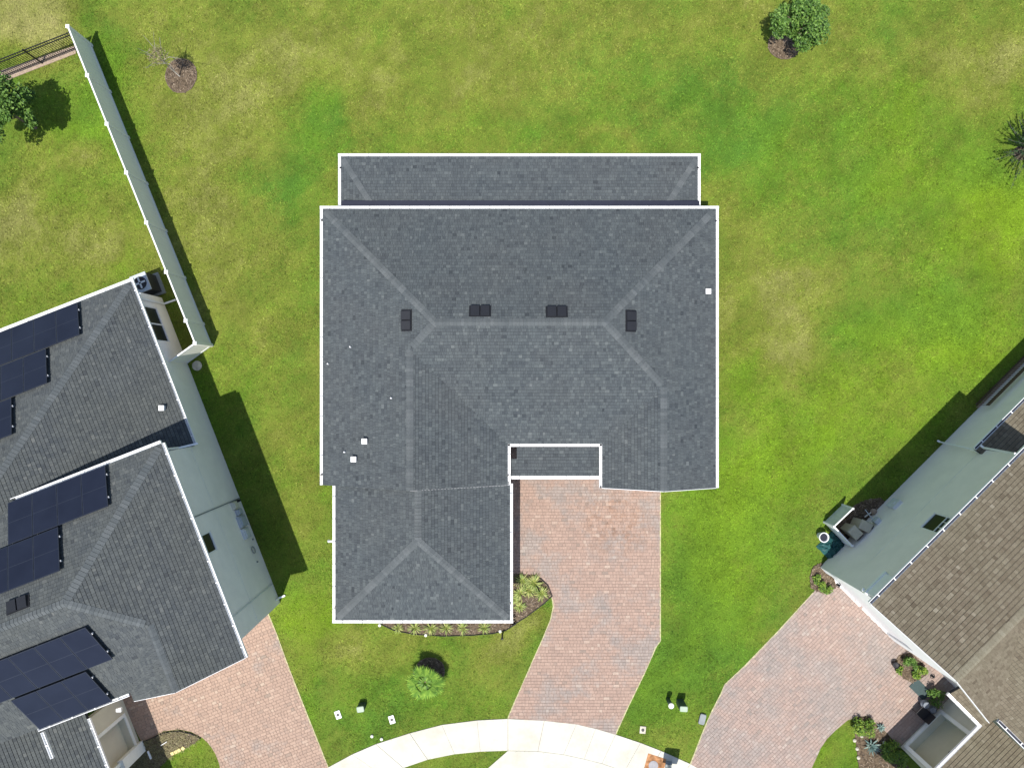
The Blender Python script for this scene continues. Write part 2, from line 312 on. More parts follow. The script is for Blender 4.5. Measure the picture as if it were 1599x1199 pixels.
# lawn sheet
nx, ny = 420, 320; X = np.linspace(-30, 30, nx); Y = np.linspace(-23, 23, ny); gx, gy = np.meshgrid(X, Y); P = np.stack([gx.ravel(), gy.ravel()], 1)
me = bpy.data.meshes.new('lawn'); idx = np.arange(nx * ny).reshape(ny, nx)
q = np.stack([idx[:-1, :-1], idx[:-1, 1:], idx[1:, 1:], idx[1:, :-1]], -1).reshape(-1, 4)
V = np.zeros((len(P), 3)); V[:, :2] = P; V[:, 2] = (vnoise(P, .7, 20) - .5) * .02 - .01
me.vertices.add(len(V)); me.vertices.foreach_set('co', V.ravel()); me.loops.add(q.size); me.loops.foreach_set('vertex_index', q.ravel().astype(np.int32))
me.polygons.add(len(q)); me.polygons.foreach_set('loop_start', np.arange(0, q.size, 4, dtype=np.int32)); me.update(calc_edges=True)
me.polygons.foreach_set('use_smooth', np.ones(len(q), bool))
col_attr(me, lawn_col(P, 0) * .92, 'POINT'); me.materials.append(M['lawn'])
lawn = bpy.data.objects.new('lawn', me); C.objects.link(lawn); tag(lawn, 'mown lawn with lush green and dry tan patches around the houses', None, None, 'structure')
m, t, b = newmat('far_turf', .9, .1); t.links.new(ramp(t, noise(t, .15, 6, .7), [(.3, (.10, .17, .02)), (.7, (.2, .22, .05))]), b.inputs['Base Color'])
g_ = MB(); g_.add([(-900, -900, -.05), (900, -900, -.05), (900, 900, -.05), (-900, 900, -.05)], [(0, 1, 2, 3)])
tag(g_.build('ground', m), 'wide turf ground reaching away round the plot', None, None, 'structure')
# grass tufts
AVOID = [DRIVE_C, DRIVE_L, DRIVE_R, BED_R, BED_F, ISLE_L, ISLE_R, BED_NR, BED_G, SIDE_R, APRON, PX(ARC_O + ARC_I[::-1])]
N = 330000; P = np.stack([rng.uniform(-25.5, 25.5, N), rng.uniform(-19.2, 19.2, N)], 1)
keep = ~((P[:, 0] > -8) & (P[:, 0] < 8.6) & (P[:, 1] > -4) & (P[:, 1] < 9.7)) & ~((P[:, 0] > -7.4) & (P[:, 0] < -.4) & (P[:, 1] > -10) & (P[:, 1] < 0))
PJ = P + rng.normal(0, .03, P.shape)
for a in AVOID: keep &= ~inside(PJ, a)
Lh = PX([(245, 462), (438, 938), (222, 1165), (-400, 1400), (-400, 760)]); Rh = PX([(1280, 885), (1900, 260), (1900, 1500), (1500, 1500)])
for a in (Lh, Rh): keep &= ~inside(P, a)
for (cu, cv, cr) in ((283, 119, .78), (1224, 71, .85), (668, 1050, .8), (1590, 238, .7)):
    cc = G2(cu, cv); keep &= ((P[:, 0] - cc.x) ** 2 + (P[:, 1] - cc.y) ** 2) > cr * cr
P = P[keep]; N = len(P)
col = lawn_col(P, rng.normal(0, 1, N)) * (1 + rng.normal(0, .24, N)).clip(.45, 1.7)[:, None]
nb = 2; vb = np.zeros((N, nb, 3, 3)); 
for k in range(nb):
    a = rng.uniform(0, 2 * np.pi, N); L = rng.uniform(.05, .11, N); wd = rng.uniform(.012, .026, N); hh = rng.uniform(.015, .05, N)
    dx, dy = np.cos(a), np.sin(a); bx = P[:, 0] + rng.normal(0, .03, N); by = P[:, 1] + rng.normal(0, .03, N)
    vb[:, k, 0] = np.stack([bx - dy * wd, by + dx * wd, np.full(N, -.012)], 1); vb[:, k, 1] = np.stack([bx + dy * wd, by - dx * wd, np.full(N, -.012)], 1)
    vb[:, k, 2] = np.stack([bx + dx * L, by + dy * L, hh], 1)
vb = vb.reshape(-1, 3); nf = len(vb) // 3
me = bpy.data.meshes.new('grass'); me.vertices.add(len(vb)); me.vertices.foreach_set('co', vb.ravel()); me.loops.add(nf * 3)
me.loops.foreach_set('vertex_index', np.arange(nf * 3, dtype=np.int32)); me.polygons.add(nf); me.polygons.foreach_set('loop_start', np.arange(0, nf * 3, 3, dtype=np.int32)); me.update(calc_edges=True)
col_attr(me, np.repeat(col, nb * 3, 0) * 1.05, 'POINT'); me.materials.append(M['blade'])
tag(bpy.data.objects.new('grass', me), 'short grass blades growing all over the lawn', 'grass', None, 'stuff'); C.objects.link(bpy.data.objects['grass'])

# ---------------------------------------------------------------- laid pieces (shingles, pavers), each with its own edges
def ccw(p):
    n = len(p); return list(p) if sum(p[i][0] * p[(i + 1) % n][1] - p[(i + 1) % n][0] * p[i][1] for i in range(n)) > 0 else list(reversed(p))
def clip(poly, hp):
    for (a, b, c) in hp:
        out = []; n = len(poly)
        for i in range(n):
            p, q = poly[i], poly[(i + 1) % n]; dp = a * p[0] + b * p[1] + c; dq = a * q[0] + b * q[1] + c
            if dp >= 0: out.append(p)
            if (dp >= 0) != (dq >= 0):
                k = dp / (dp - dq); out.append((p[0] + k * (q[0] - p[0]), p[1] + k * (q[1] - p[1])))
        poly = out
        if len(poly) < 3: return []
    return poly
def halfplanes(poly):
    poly = ccw(poly); n = len(poly); r = []
    for i in range(n):
        x1, y1 = poly[i]; x2, y2 = poly[(i + 1) % n]; l = math.hypot(x2 - x1, y2 - y1)
        if l < 1e-6: continue
        a, b = -(y2 - y1) / l, (x2 - x1) / l; r.append((a, b, -(a * x1 + b * y1)))
    return r
def tiles(mb, O, U, V_, Nn, polys, course, ws, gu, gv, hf, hb, rnd, jit=.004, cut=None):
    hps = [halfplanes(p) for p in polys]
    for hp, poly in zip(hps, polys):
        pass
    us = [q[0] for p in polys for q in p]; vs_ = [q[1] for p in polys for q in p]
    u0, u1, v0, v1 = min(us), max(us), min(vs_), max(vs_)
    j = math.floor(v0 / course)
    while j * course < v1:
        va = j * course; vb_ = va + course - gv; u = u0 - rnd.random() * ws[-1]; last = rnd.random()
        while u < u1:
            wd = rnd.choice(ws); ua, ub = u + gu / 2, u + wd - gu / 2; u += wd
            tone = min(1, max(0, rnd.gauss(.5, .165))); ex = rnd.random() * jit
            rect = [(ua, va), (ub, va), (ub, vb_), (ua, vb_)]
            if cut is not None and cut((ua + ub) / 2, (va + vb_) / 2): continue
            for hp in hps:
                dm = [min(a * p[0] + b * p[1] + c for p in rect) for (a, b, c) in hp]
                if any(max(a * p[0] + b * p[1] + c for p in rect) <= 0 for (a, b, c) in hp): continue
                pl = rect if min(dm) >= 0 else clip(rect, hp)
                n = len(pl)
                if n < 3: continue
                top = []; bot = []
                for (pu, pv) in pl:
                    h = hf + (hb - hf) * (pv - va) / course + ex; q_ = O + U * pu + V_ * pv; top.append(q_ + Nn * h); bot.append(q_ - Nn * .002)
                fs = [tuple(range(n))] + [(n + i, n + (i + 1) % n, (i + 1) % n, i) for i in range(n)]
                mb.add(top + bot, fs, tone)
        j += 1
def slope(deck, mb, E0, I, ze, p, plans, rnd, course=.143, ws=(.08, .11, .13, .16, .2), th=.16):
    """one roof plane: E0 a plan point on the eave, I the plan direction up the slope"""
    I = Vector(I).normalized(); U = Vector((I.y, -I.x)); c = 1 / math.sqrt(1 + p * p); s = p * c
    if True: U = Vector((I.y, -I.x)); 
    O = Vector((E0[0], E0[1], ze)); U3 = Vector((U.x, U.y, 0)); V3 = Vector((I.x * c, I.y * c, s)); N3 = U3.cross(V3)
    if N3.z < 0: U3 = -U3; U = -U; N3 = -N3
    pol = []
    for pl in plans:
        q_ = [((Vector(pt) - Vector(E0)).dot(U), (Vector(pt) - Vector(E0)).dot(I) / c) for pt in pl]; q_ = ccw(q_); pol.append(q_)
        n = len(q_); tp = [O + U3 * a + V3 * b - N3 * .006 for a, b in q_]; bt = [x - Vector((0, 0, th)) for x in tp]
        deck.add(tp + bt, [tuple(range(n)), tuple(reversed(range(n, 2 * n)))] + [(n + i, n + (i + 1) % n, (i + 1) % n, i) for i in range(n)])
    tiles(mb, O, U3, V3, N3, pol, course, ws, .006, .013, .02, .004, rnd)
    return N3
def caps(mb, A, B, n1, n2, rnd, wd=.16, ex=.15):
    A = Vector(A); B = Vector(B); T = (B - A).normalized(); A = A + T * (.16 if abs(T.z) > .02 else 0); L = (B - A).length; k = max(1, int(L / ex)); ex = L / k
    def wing(n, sgn):
        d = n.cross(T) * sgn; d.normalize(); return d
    w1 = n1.cross(T).normalized(); w2 = n2.cross(T).normalized()
    if w1.z > 0: w1 = -w1
    if w2.z > 0: w2 = -w2
    if w1.z > -.02 and w2.z > -.02: pass
    if w1.dot(w2) > .5: w2 = -w2
    up = Vector((0, 0, 1))
    for i in range(k):
        a = A + T * (i * ex) + up * .022; b = A + T * ((i + 1) * ex - .006) + up * .022; h = .012
        vs_ = [a + up * h, a + w1 * wd + up * h, a + w2 * wd + up * h, b, b + w1 * wd, b + w2 * wd, a + w1 * wd - up * .02, a + w2 * wd - up * .02, a - up * .02, b + w1 * wd - up * .03, b + w2 * wd - up * .03]
        mb.add(vs_, [(0, 1, 4, 3), (0, 3, 5, 2), (0, 8, 6, 1), (0, 2, 7, 8), (1, 6, 9, 4), (2, 5, 10, 7)], min(1, max(0, rnd.gauss(.5, .3))))
def gutter(parent, A, B, z, out, wd=.125, trough=None, tick=.85, name='gutter', tw=.022, endcap=True):
    A = Vector((A[0], A[1], 0)); B = Vector((B[0], B[1], 0)); o = Vector((out[0], out[1], 0)).normalized(); up = Vector((0, 0, 1)); T = (B - A).normalized(); L = (B - A).length
    mb = MB(); h = .10; zt = z + .012
    def bx(c0, c1, za, zb, m_): # strip between offsets c0..c1
        c = (A + B) / 2 + o * (c0 + c1) / 2 + up * (za + zb) / 2; m_.box(c, (L, c1 - c0, zb - za), T, o, up)
    bx(wd - .022, wd, zt - h, zt, mb); bx(.0, .014, zt - h, zt - .006, mb)
    if trough is None: bx(.014, wd - .022, zt - h, zt - .045, mb)
    else: bx(.014, wd - .022, zt - h, zt - .085, mb)
    for q_ in (A, B): mb.box(q_ + o * wd / 2 + up * (zt - h / 2) + T * (.004 if q_ is A else -.004), (.01, wd - .002, h + .004), T, o, up)
    g = mb.build(name, M['white'], parent)
    if trough is not None:
        t_ = MB(); bx(.016, wd - .024, zt - h + .02, zt - .078, t_); t_.build('gutter_trough', trough, g)
    st = MB(); n = max(1, int(L / tick))
    for i in range(n):
        st.box(A + T * ((i + .5) * L / n) + o * wd * .5 + up * (zt + .004), (tw, wd + .006, .008), T, o, up)
    st.build('gutter_strap', M['white'] if trough is not None else M['seam'], g, kind='stuff')
    return g
def board(parent, A, B, wd, ht, mat=None, name='rake_board'):
    m_ = MB(); m_.bar(A, B, wd, ht); return m_.build(name, mat or M['white'], parent)
def wall(parent, A, B, z0, z1, holes=(), mat=None, th=.2, name='wall', label=None):
    """A->B in plan with the outside on the left of A->B ; holes (s0, s1, z0, z1)"""
    A = Vector((A[0], A[1], 0)); B = Vector((B[0], B[1], 0)); T = (B - A).normalized(); L = (B - A).length; nrm = Vector((-T.y, T.x, 0)); up = Vector((0, 0, 1))
    mb = MB(); ss = sorted({0, L, *[h[0] for h in holes], *[h[1] for h in holes]}); zz = sorted({z0, z1, *[h[2] for h in holes], *[h[3] for h in holes]})
    def q_(s_, z_, d=0): return A + T * s_ + up * z_ - nrm * d
    for i in range(len(ss) - 1):
        for j in range(len(zz) - 1):
            cs, cz = (ss[i] + ss[i + 1]) / 2, (zz[j] + zz[j + 1]) / 2
            if any(h[0] < cs < h[1] and h[2] < cz < h[3] for h in holes): continue
            for d in (0, th): mb.add([q_(ss[i], zz[j], d), q_(ss[i + 1], zz[j], d), q_(ss[i + 1], zz[j + 1], d), q_(ss[i], zz[j + 1], d)], [(0, 1, 2, 3)])
    def rim(s0, s1, a, b): 
        for (x0, y0, x1, y1) in ((s0, a, s1, a), (s1, a, s1, b), (s1, b, s0, b), (s0, b, s0, a)): mb.add([q_(x0, y0, 0), q_(x1, y1, 0), q_(x1, y1, th), q_(x0, y0, th)], [(0, 1, 2, 3)])
    mb.add([q_(0, z1, 0), q_(L, z1, 0), q_(L, z1, th), q_(0, z1, th)], [(0, 1, 2, 3)])
    for h in holes: rim(*h)
    return mb.build(name, mat or M['stucco'], parent, label=label), (A, T, nrm)
def window(parent, fr, s0, s1, z0, z1, mull=(), trans=(), name='window', fmat=None):
    A, T, nrm = fr; up = Vector((0, 0, 1)); mb = MB(); f = .05
    def bx(a, b, c, d, m_, dep=.06, back=.05): m_.box(A + T * (a + b) / 2 + up * (c + d) / 2 - nrm * back, (b - a, dep, d - c), T, nrm, up)
    bx(s0, s1, z0, z0 + f, mb); bx(s0, s1, z1 - f, z1, mb); bx(s0, s0 + f, z0 + f, z1 - f, mb); bx(s1 - f, s1, z0 + f, z1 - f, mb)
    for m_ in mull: bx(m_ - .03, m_ + .03, z0 + f, z1 - f, mb)
    for m_ in trans: bx(s0 + f, s1 - f, m_ - .02, m_ + .02, mb, .05)
    wo_ = mb.build(name, fmat or M['white'], parent)
    ed = [s0 + f] + sorted(mull) + [s1 - f]
    for i in range(len(ed) - 1):
        g = MB(); bx(ed[i], ed[i + 1], z0 + f, z1 - f, g, .01, .065); g.build('pane', M['glass'], wo_)
    return wo_
def on_wall(u, v, A, T):                 # where the sight line of photo pixel (u, v) meets the wall through A along T: (s, z)
    d = Vector(((u - 799.5) / F, (599.5 - v) / F)); nrm = Vector((-T[1], T[0])); k = Vector((A[0], A[1])).dot(nrm) / d.dot(nrm); p = d * k
    return (p - Vector((A[0], A[1]))).dot(Vector((T[0], T[1]))), H - k
def downspout(parent, path, label=None, r=.04, mat=None):
    mb = MB()
    for a, b in zip(path[:-1], path[1:]): mb.bar(a, b, .08, .06)
    return mb.build('downspout', mat or M['white'], parent, label=label)

# ================================================================ CENTRAL HOUSE
rnd = random.Random(3)
ch = empty('grey_roofed_house', (0, 0, 0), 'single storey house with charcoal hip and gable roof and white gutters in the centre', 'house')
W_, E_, N_, Sm, p_ = -8.26, 8.90, 7.64, -2.61, .4167; ZE = 3.0; yr = 2.515; d_ = 5.125; xl, xr = W_ + d_, E_ - d_
wE = -.19; xw = (W_ + wE) / 2; yj = yr - (xl - xw); GW = -4.41; eW = 3.94; xe = (eW + E_) / 2; yk = yr - (xe - xr); GE = -4.53
zr = ZE + p_ * d_; zw = ZE + p_ * (xw - W_); zee = ZE + p_ * (E_ - xe)
deck = MB(); sh = MB(); cp = MB()
nN = slope(deck, sh, (0, N_), (0, -1), ZE, p_, [[(W_, N_), (E_, N_), (xr, yr), (xl, yr)]], rnd)
nW = slope(deck, sh, (W_, 0), (1, 0), ZE, p_, [[(W_, GW), (xw, GW), (xw, yj), (W_, yj)], [(W_, yj), (xw, yj), (xl, yr), (W_, N_)]], rnd)
nWe = slope(deck, sh, (wE, 0), (-1, 0), ZE, p_, [[(xw, yj), (xw, GW), (wE, GW), (wE, Sm)]], rnd)
nS = slope(deck, sh, (0, Sm), (0, 1), ZE, p_, [[(xw, yj), (wE, Sm), (eW, Sm), (xe, yk), (xr, yr), (xl, yr)]], rnd)
nEw = slope(deck, sh, (eW, 0), (1, 0), ZE, p_, [[(eW, Sm), (eW, GE), (xe, GE), (xe, yk)]], rnd)
nE = slope(deck, sh, (E_, 0), (-1, 0), ZE, p_, [[(E_, GE), (E_, yk), (xe, yk), (xe, GE)], [(E_, yk), (E_, N_), (xr, yr), (xe, yk)]], rnd)
rf = deck.build('roof', M['deck'], ch); sh.build('roof_shingles', M['charcoal'], rf, kind='stuff')
for a, b, n1, n2 in (((W_, N_, ZE), (xl, yr, zr), nN, nW), ((E_, N_, ZE), (xr, yr, zr), nN, nE), ((xl, yr, zr), (xr, yr, zr), nN, nS), ((xw, yj, zw), (xl, yr, zr), nW, nS), ((xe, yk, zee), (xr, yr, zr), nE, nS),
                     ((xw, GW, zw), (xw, yj, zw), nW, nWe), ((xe, GE, zee), (xe, yk, zee), nE, nEw)): caps(cp, a, b, n1, n2, rnd)
cp.build('ridge_caps', M['cap'], rf, kind='stuff')
# garage wing roof
gz = 2.93; gW, gE, gS, gN = -7.73, -.09, -10.33, -4.25; gx0 = (gW + gE) / 2; dg = (gE - gW) / 2; ga = gS + dg; gzr = gz + p_ * dg
deck = MB(); sh = MB(); cp = MB()
a1 = slope(deck, sh, (gW, 0), (1, 0), gz, p_, [[(gW, gN), (gW, gS), (gx0, ga), (gx0, gN)]], rnd)
a2 = slope(deck, sh, (gE, 0), (-1, 0), gz, p_, [[(gE, gN), (gE, gS), (gx0, ga), (gx0, gN)]], rnd)
a3 = slope(deck, sh, (0, gS), (0, 1), gz, p_, [[(gW, gS), (gE, gS), (gx0, ga)]], rnd)
rg = deck.build('roof', M['deck'], ch, label='charcoal hip roof over the garage wing'); sh.build('roof_shingles', M['charcoal'], rg, kind='stuff')
for a, b, n1, n2 in (((gx0, gN, gzr), (gx0, ga, gzr), a1, a2), ((gW, gS, gz), (gx0, ga, gzr), a1, a3), ((gE, gS, gz), (gx0, ga, gzr), a2, a3)): caps(cp, a, b, n1, n2, rnd)
cp.build('ridge_caps', M['cap'], rg, kind='stuff')
# lanai roof at the back
lz = 2.45; o1 = G2(528, 240, lz); o2 = G2(1094, 240.5, lz); lW, lE, lN = o1.x + .13, o2.x - .13, o1.y - .13; lS = 7.55; pn = .14; ps = .22
k_ = pn / ps; dl = lN - lS
deck = MB(); sh = MB(); cp = MB()
b1 = slope(deck, sh, (0, lN), (0, -1), lz, pn, [[(lW, lN), (lE, lN), (lE - dl * k_, lS), (lW + dl * k_, lS)]], rnd, th=.1)
b2 = slope(deck, sh, (lW, 0), (1, 0), lz, ps, [[(lW, lN), (lW, lS), (lW + dl * k_, lS)]], rnd, th=.1)
b3 = slope(deck, sh, (lE, 0), (-1, 0), lz, ps, [[(lE, lN), (lE, lS), (lE - dl * k_, lS)]], rnd, th=.1)
rl = deck.build('roof', M['deck'], ch, label='low shed roof over the back porch'); sh.build('roof_shingles', M['charcoal'], rl, kind='stuff')
for a, b, n1, n2 in (((lW, lN, lz), (lW + dl * k_, lS, lz + pn * dl), b1, b2), ((lE, lN, lz), (lE - dl * k_, lS, lz + pn * dl), b1, b3)): caps(cp, a, b, n1, n2, rnd, .13)
cp.build('ridge_caps', M['cap'], rl, kind='stuff')
fl = MB(); y0 = N_ + .13; fl.box(((lW + lE) / 2 + .04, y0 + .09, 2.76), (lE - lW - .12, .38, .12)); fl.build('eave_shadow_strip', M['dark'], ch, label='dark strip added as the main eave shadow on the back porch roof')  # navy strip added to draw the main eave's shadow on the shingles
gutter(ch, (lW - .13, lN), (lE + .13, lN), lz, (0, 1)); gutter(ch, (lW, lS + .15), (lW, lN), lz, (-1, 0)); gutter(ch, (lE, lS + .15), (lE, lN), lz, (1, 0))
gutter(ch, (W_ - .135, N_), (E_ + .135, N_), ZE, (0, 1)); gutter(ch, (W_, GW), (W_, N_), ZE, (-1, 0)); gutter(ch, (E_, GE), (E_, N_), ZE, (1, 0))
gutter(ch, (wE, GW), (wE, Sm), ZE, (1, 0)); gutter(ch, (eW, GE), (eW, Sm), ZE, (-1, 0)); gutter(ch, (wE, Sm), (eW, Sm), ZE, (0, -1))
gutter(ch, (gW, gS), (gW, GW - .02), gz, (-1, 0)); gutter(ch, (gE, gS), (gE, GW + .05), gz, (1, 0)); gutter(ch, (gW - .135, gS), (gE + .135, gS), gz, (0, -1))
up = Vector((0, 0, 1))
for (xa, za, xb, zb, y) in ((wE + .02, ZE, xw, zw, GW), (xe, zee, E_, ZE, GE), (eW, ZE, xe, zee, GE)):
    board(ch, (xa, y - .012, za - .03 - (.05 if xa < 0 else 0)), (xb, y - .012, zb - .03 - (.05 if xa < 0 else 0)), .02, .12, M['white'] if xa > 0 else M['seam'])
# porch roof between the wings, one corner cut open to stand in for a dark shadow
pz0 = 2.72; py0, py1 = G2(800, 743, pz0).y, Sm - .16; ox = G2(807, 700, pz0).x; oy = G2(807, 716, pz0).y
deck = MB(); sh = MB()
slope(deck, sh, (0, py0), (0, 1), pz0, .10, [[(wE + .14, py0), (eW + .05, py0), (eW + .05, oy), (wE + .14, oy)], [(ox, oy), (eW + .05, oy), (eW + .05, py1), (ox, py1)]], rnd, th=.08)
rp = deck.build('roof', M['deck'], ch, label='small porch roof between the two front wings'); sh.build('roof_shingles', M['charcoal'], rp, kind='stuff')
wl = MB(); wl.prism([(wE - .1, py0 - .1), (eW + .3, py0 - .1), (eW + .3, -1.0), (wE - .1, -1.0)], .0, .05); wl.build('porch_slab', M['joint'], ch)
gutter(ch, (wE - .0, py0), (eW, py0), pz0, (0, -1), .14)
# walls
foot = [(W_ + .35, 7.2), (W_ + .35, GW + .3), (gW + .3, GW + .3), (gW + .3, gS + .35), (gE - .35, gS + .35), (gE - .35, -1.0), (eW + .3, -1.0), (eW + .3, GE + .3), (E_ - .35, GE + .3), (E_ - .35, 7.2)]
for i in range(len(foot)):
    a, b = foot[i], foot[(i + 1) % len(foot)]; L = math.dist(a, b); hs = []
    if i == 3: hs = [(1.0, 5.9, 0.02, 2.2)]
    elif i in (0, 8): hs = [(2.5, 3.7, .9, 2.1), (7.5, 8.7, .9, 2.1)]
    w_, fr = wall(ch, b, a, 0, 2.82, [(L - h[1], L - h[0], h[2], h[3]) for h in hs], M['stuccow'])
    for h in hs:
        if i == 3:
            gd = MB(); A, T, nr = fr
            gdo = None
            for k in range(4): gd = MB(); gd.box(A + T * (L - (h[0] + h[1]) / 2) + up * (.3 + k * .545) - nr * .08, (h[1] - h[0], .04, .53), T, nr, up); o_ = gd.build('garage_door' if gdo is None else 'door_panel', M['white'], gdo or ch); gdo = gdo or o_
        else: window(ch, fr, L - h[1], L - h[0], h[2], h[3])
for (xa, ya, xb, yb, z_, zt_) in ((xw, GW + .3, 3.8, 0, 2.8, zw), ):
    gb = MB(); gb.add([(W_ + .4, GW + .28, 2.82), (wE - .3, GW + .28, 2.82), (xw, GW + .28, zw - .25)], [(0, 1, 2)]); gb.build('gable_wall', M['stuccow'], ch); gb = MB(); gb.add([(eW + .3, GE + .28, 2.82), (E_ - .35, GE + .28, 2.82), (xe, GE + .28, zee - .2)], [(0, 1, 2)]); gb.build('gable_wall', M['stuccow'], ch)
for x in (lW + .3, -2.6, 2.6, lE - .3): lp = MB(); lp.box((x, lN - .3, 1.17), (.3, .3, 2.34)); lp.build('porch_column', M['stuccow'], ch)
# roof vents
def zplane(x, y, fn): return fn(x, y)
fN = lambda x, y: ZE + p_ * (N_ - y); fW = lambda x, y: ZE + p_ * (x - W_); fE = lambda x, y: ZE + p_ * (E_ - x)
def vent(u, v, fn, I, along):
    z = 4.7
    for _ in range(6): q_ = G2(u, v, z); z = fn(q_.x, q_.y) + .1
    I3 = Vector((I[0], I[1], p_)).normalized(); U = Vector((0, 0, 1)).cross(I3).normalized(); Nn = I3.cross(U); Nn = Nn if Nn.z > 0 else -Nn
    c = Vector((q_.x, q_.y, fn(q_.x, q_.y)))
    base = MB(); base.box(c + Nn * .03, (.9, .5, .03), U, I3, Nn); vo = base.build('roof_vent', M['black'], ch)
    for s_ in (-1, 1):
        hd = MB(); q0 = c + U * (s_ * .205); a = .19; b = .22
        vs_ = [q0 + U * x + I3 * y + Nn * z_ for (x, y, z_) in ((-a, -b, .04), (a, -b, .04), (a, b, .05), (-a, b, .05), (-a * .94, -b * .96, .15), (a * .94, -b * .96, .15), (a * .94, b * .9, .10), (-a * .94, b * .9, .10))]
        hd.add(vs_, [(0, 1, 5, 4), (1, 2, 6, 5), (2, 3, 7, 6), (3, 0, 4, 7), (4, 5, 6, 7)]); hd.build('vent_hood', M['ventmetal'], vo)
M['ventmetal'] = plain('dark_vent_metal', (.014, .015, .019), .5, .35)
vent(635, 500, fW, (1, 0), 0); vent(749.5, 486, fN, (0, -1), 0); vent(869.5, 487, fN, (0, -1), 0); vent(985, 501, fE, (-1, 0), 0)
def pipevent(u, v, fn, r, h, sq=False, parent=None, mat=None, lab=None):
    z = 3.6
    for _ in range(6): q_ = G2(u, v, z + h); z = fn(q_.x, q_.y)
    m_ = MB()
    if sq: m_.box((q_.x, q_.y, z + h / 2), (r * 2, r * 2, h)); m_.box((q_.x, q_.y, z + h + .015), (r * 2.3, r * 2.3, .03)); nm = 'vent_cap'
    else: m_.lathe((q_.x, q_.y, z - .02), [(r * 1.8, 0), (r * 1.2, .08), (r, .1), (r, h)], 12); nm = 'vent_pipe'
    return m_.build(nm, mat or M['white'], parent or ch, label=lab)
for (u, v) in ((569, 689), (552, 717)): pipevent(u, v, fW, .10, .22, True)
pipevent(1106, 455, fE, .10, .12, True)
for (u, v) in ((546, 541.5), (610, 621.5), (537, 706), (511, 568)): pipevent(u, v, fW, .028, .2)
for (u, v, z) in ((502.5, 344, 3.03), (502, 741, 3.03), (793, 742, 3.03), (938, 760.5, 3.03), (1118, 345, 3.03), (1115, 747, 3.03), (531.5, 262, 2.5), (1090, 262, 2.5), (523.5, 948, 2.97), (797, 942, 2.97)):
    m_ = MB(); q_ = G(u, v, z); m_.lathe(q_, [(.045, -.01), (.045, .004)], 10); m_.build('gutter_outlet', M['black'], ch)
m_ = MB(); q_ = G(516, 845, 2.8); m_.box(q_ + Vector((.05, 0, 0)), (.16, .08, .06)); m_.lathe(q_ + Vector((-.08, .0, -.06)), [(.03, 0), (.07, .02), (.02, .12)], 10); m_.build('security_light', M['white'], ch)

# ================================================================ LEFT HOUSE (two storeys, solar panels)
rnd = random.Random(5)
dv = Vector((.362, -.932)).normalized(); ev = Vector((.932, .362)).normalized(); UO = G2(255, 686, 5.85)
def L(w_, s_): return UO + dv * s_ - ev * w_
def L3(w_, s_, z): q_ = L(w_, s_); return Vector((q_.x, q_.y, z))
lh = empty('two_storey_house', (*L(5, 4), 0), 'two storey pale green house with charcoal roof and solar panels', 'house')
uz = 5.85; pp = .5; g = .13
deck = MB(); sh = MB(); cp = MB(); rw = 4.5; Ws = 2.48; SS = 9.0; SE_ = 9.25; w0 = g; far = 14
hipN = [(w0, 0 + g)]; zR = uz + pp * (rw - g)
c_eN = slope(deck, sh, L(w0, 0), -ev, uz, pp, [[L(w0, g), L(rw, rw), L(rw - .001, rw), L(w0, rw)], [L(w0, rw), L(rw, rw), L(Ws, SS - (rw - 0) + (rw - Ws) * 1), L(w0, SS - Ws)] if False else [L(w0, rw), L(rw, rw), L(Ws, 2 * rw - Ws), L(w0, 2 * rw - Ws)], [L(w0, 2 * rw - Ws), L(Ws, 2 * rw - Ws), L(Ws, SE_), L(w0, SE_)]], rnd)
c_N = slope(deck, sh, L(0, g), dv, uz, pp, [[L(w0, g), L(rw, rw), L(far, rw), L(far, g)]], rnd)
we = 2 * Ws - g
c_S = slope(deck, sh, L(0, SS - g), -dv, uz, pp, [[L(rw, rw), L(Ws, 2 * rw - Ws), L(we, SS - g), L(far, SS - g), L(far, rw)]], rnd)
c_W = slope(deck, sh, L(we, 0), ev, uz, pp, [[L(Ws, 2 * rw - Ws), L(Ws, SE_), L(we, SE_), L(we, SS - g)]], rnd)
ru = deck.build('roof', M['deck'], lh, label='charcoal shingled upper roof with solar panels'); sh.build('roof_shingles', M['charcoal2'], ru, kind='stuff')
zW = uz + pp * (Ws - g)
for a, b, n1, n2 in ((L3(w0, g, uz), L3(rw, rw, zR), c_N, c_eN), (L3(rw, rw, zR), L3(far, rw, zR), c_N, c_S), (L3(Ws, 2 * rw - Ws, zW), L3(rw, rw, zR), c_S, c_eN), (L3(Ws, SE_, zW), L3(Ws, 2 * rw - Ws, zW), c_eN, c_W)): caps(cp, a, b, n1, n2, rnd)
cp.build('ridge_caps', M['cap'], ru, kind='stuff')
gutter(lh, L(w0, g), L(6.75, g), uz, -dv, .14, M['lgrey']); gutter(lh, L(w0, g), L(w0, SE_), uz, ev, .13, M['lgrey'], tw=.04); gutter(lh, L(we + .1, SS - g), L(8.8, SS - g), uz, dv, .13, M['lgrey'], tw=.04)
board(lh, L3(w0, SE_ + .012, uz - .05), L3(Ws, SE_ + .012, zW - .05), .02, .1); board(lh, L3(we, SE_ + .012, uz - .05), L3(Ws, SE_ + .012, zW - .05), .02, .1)
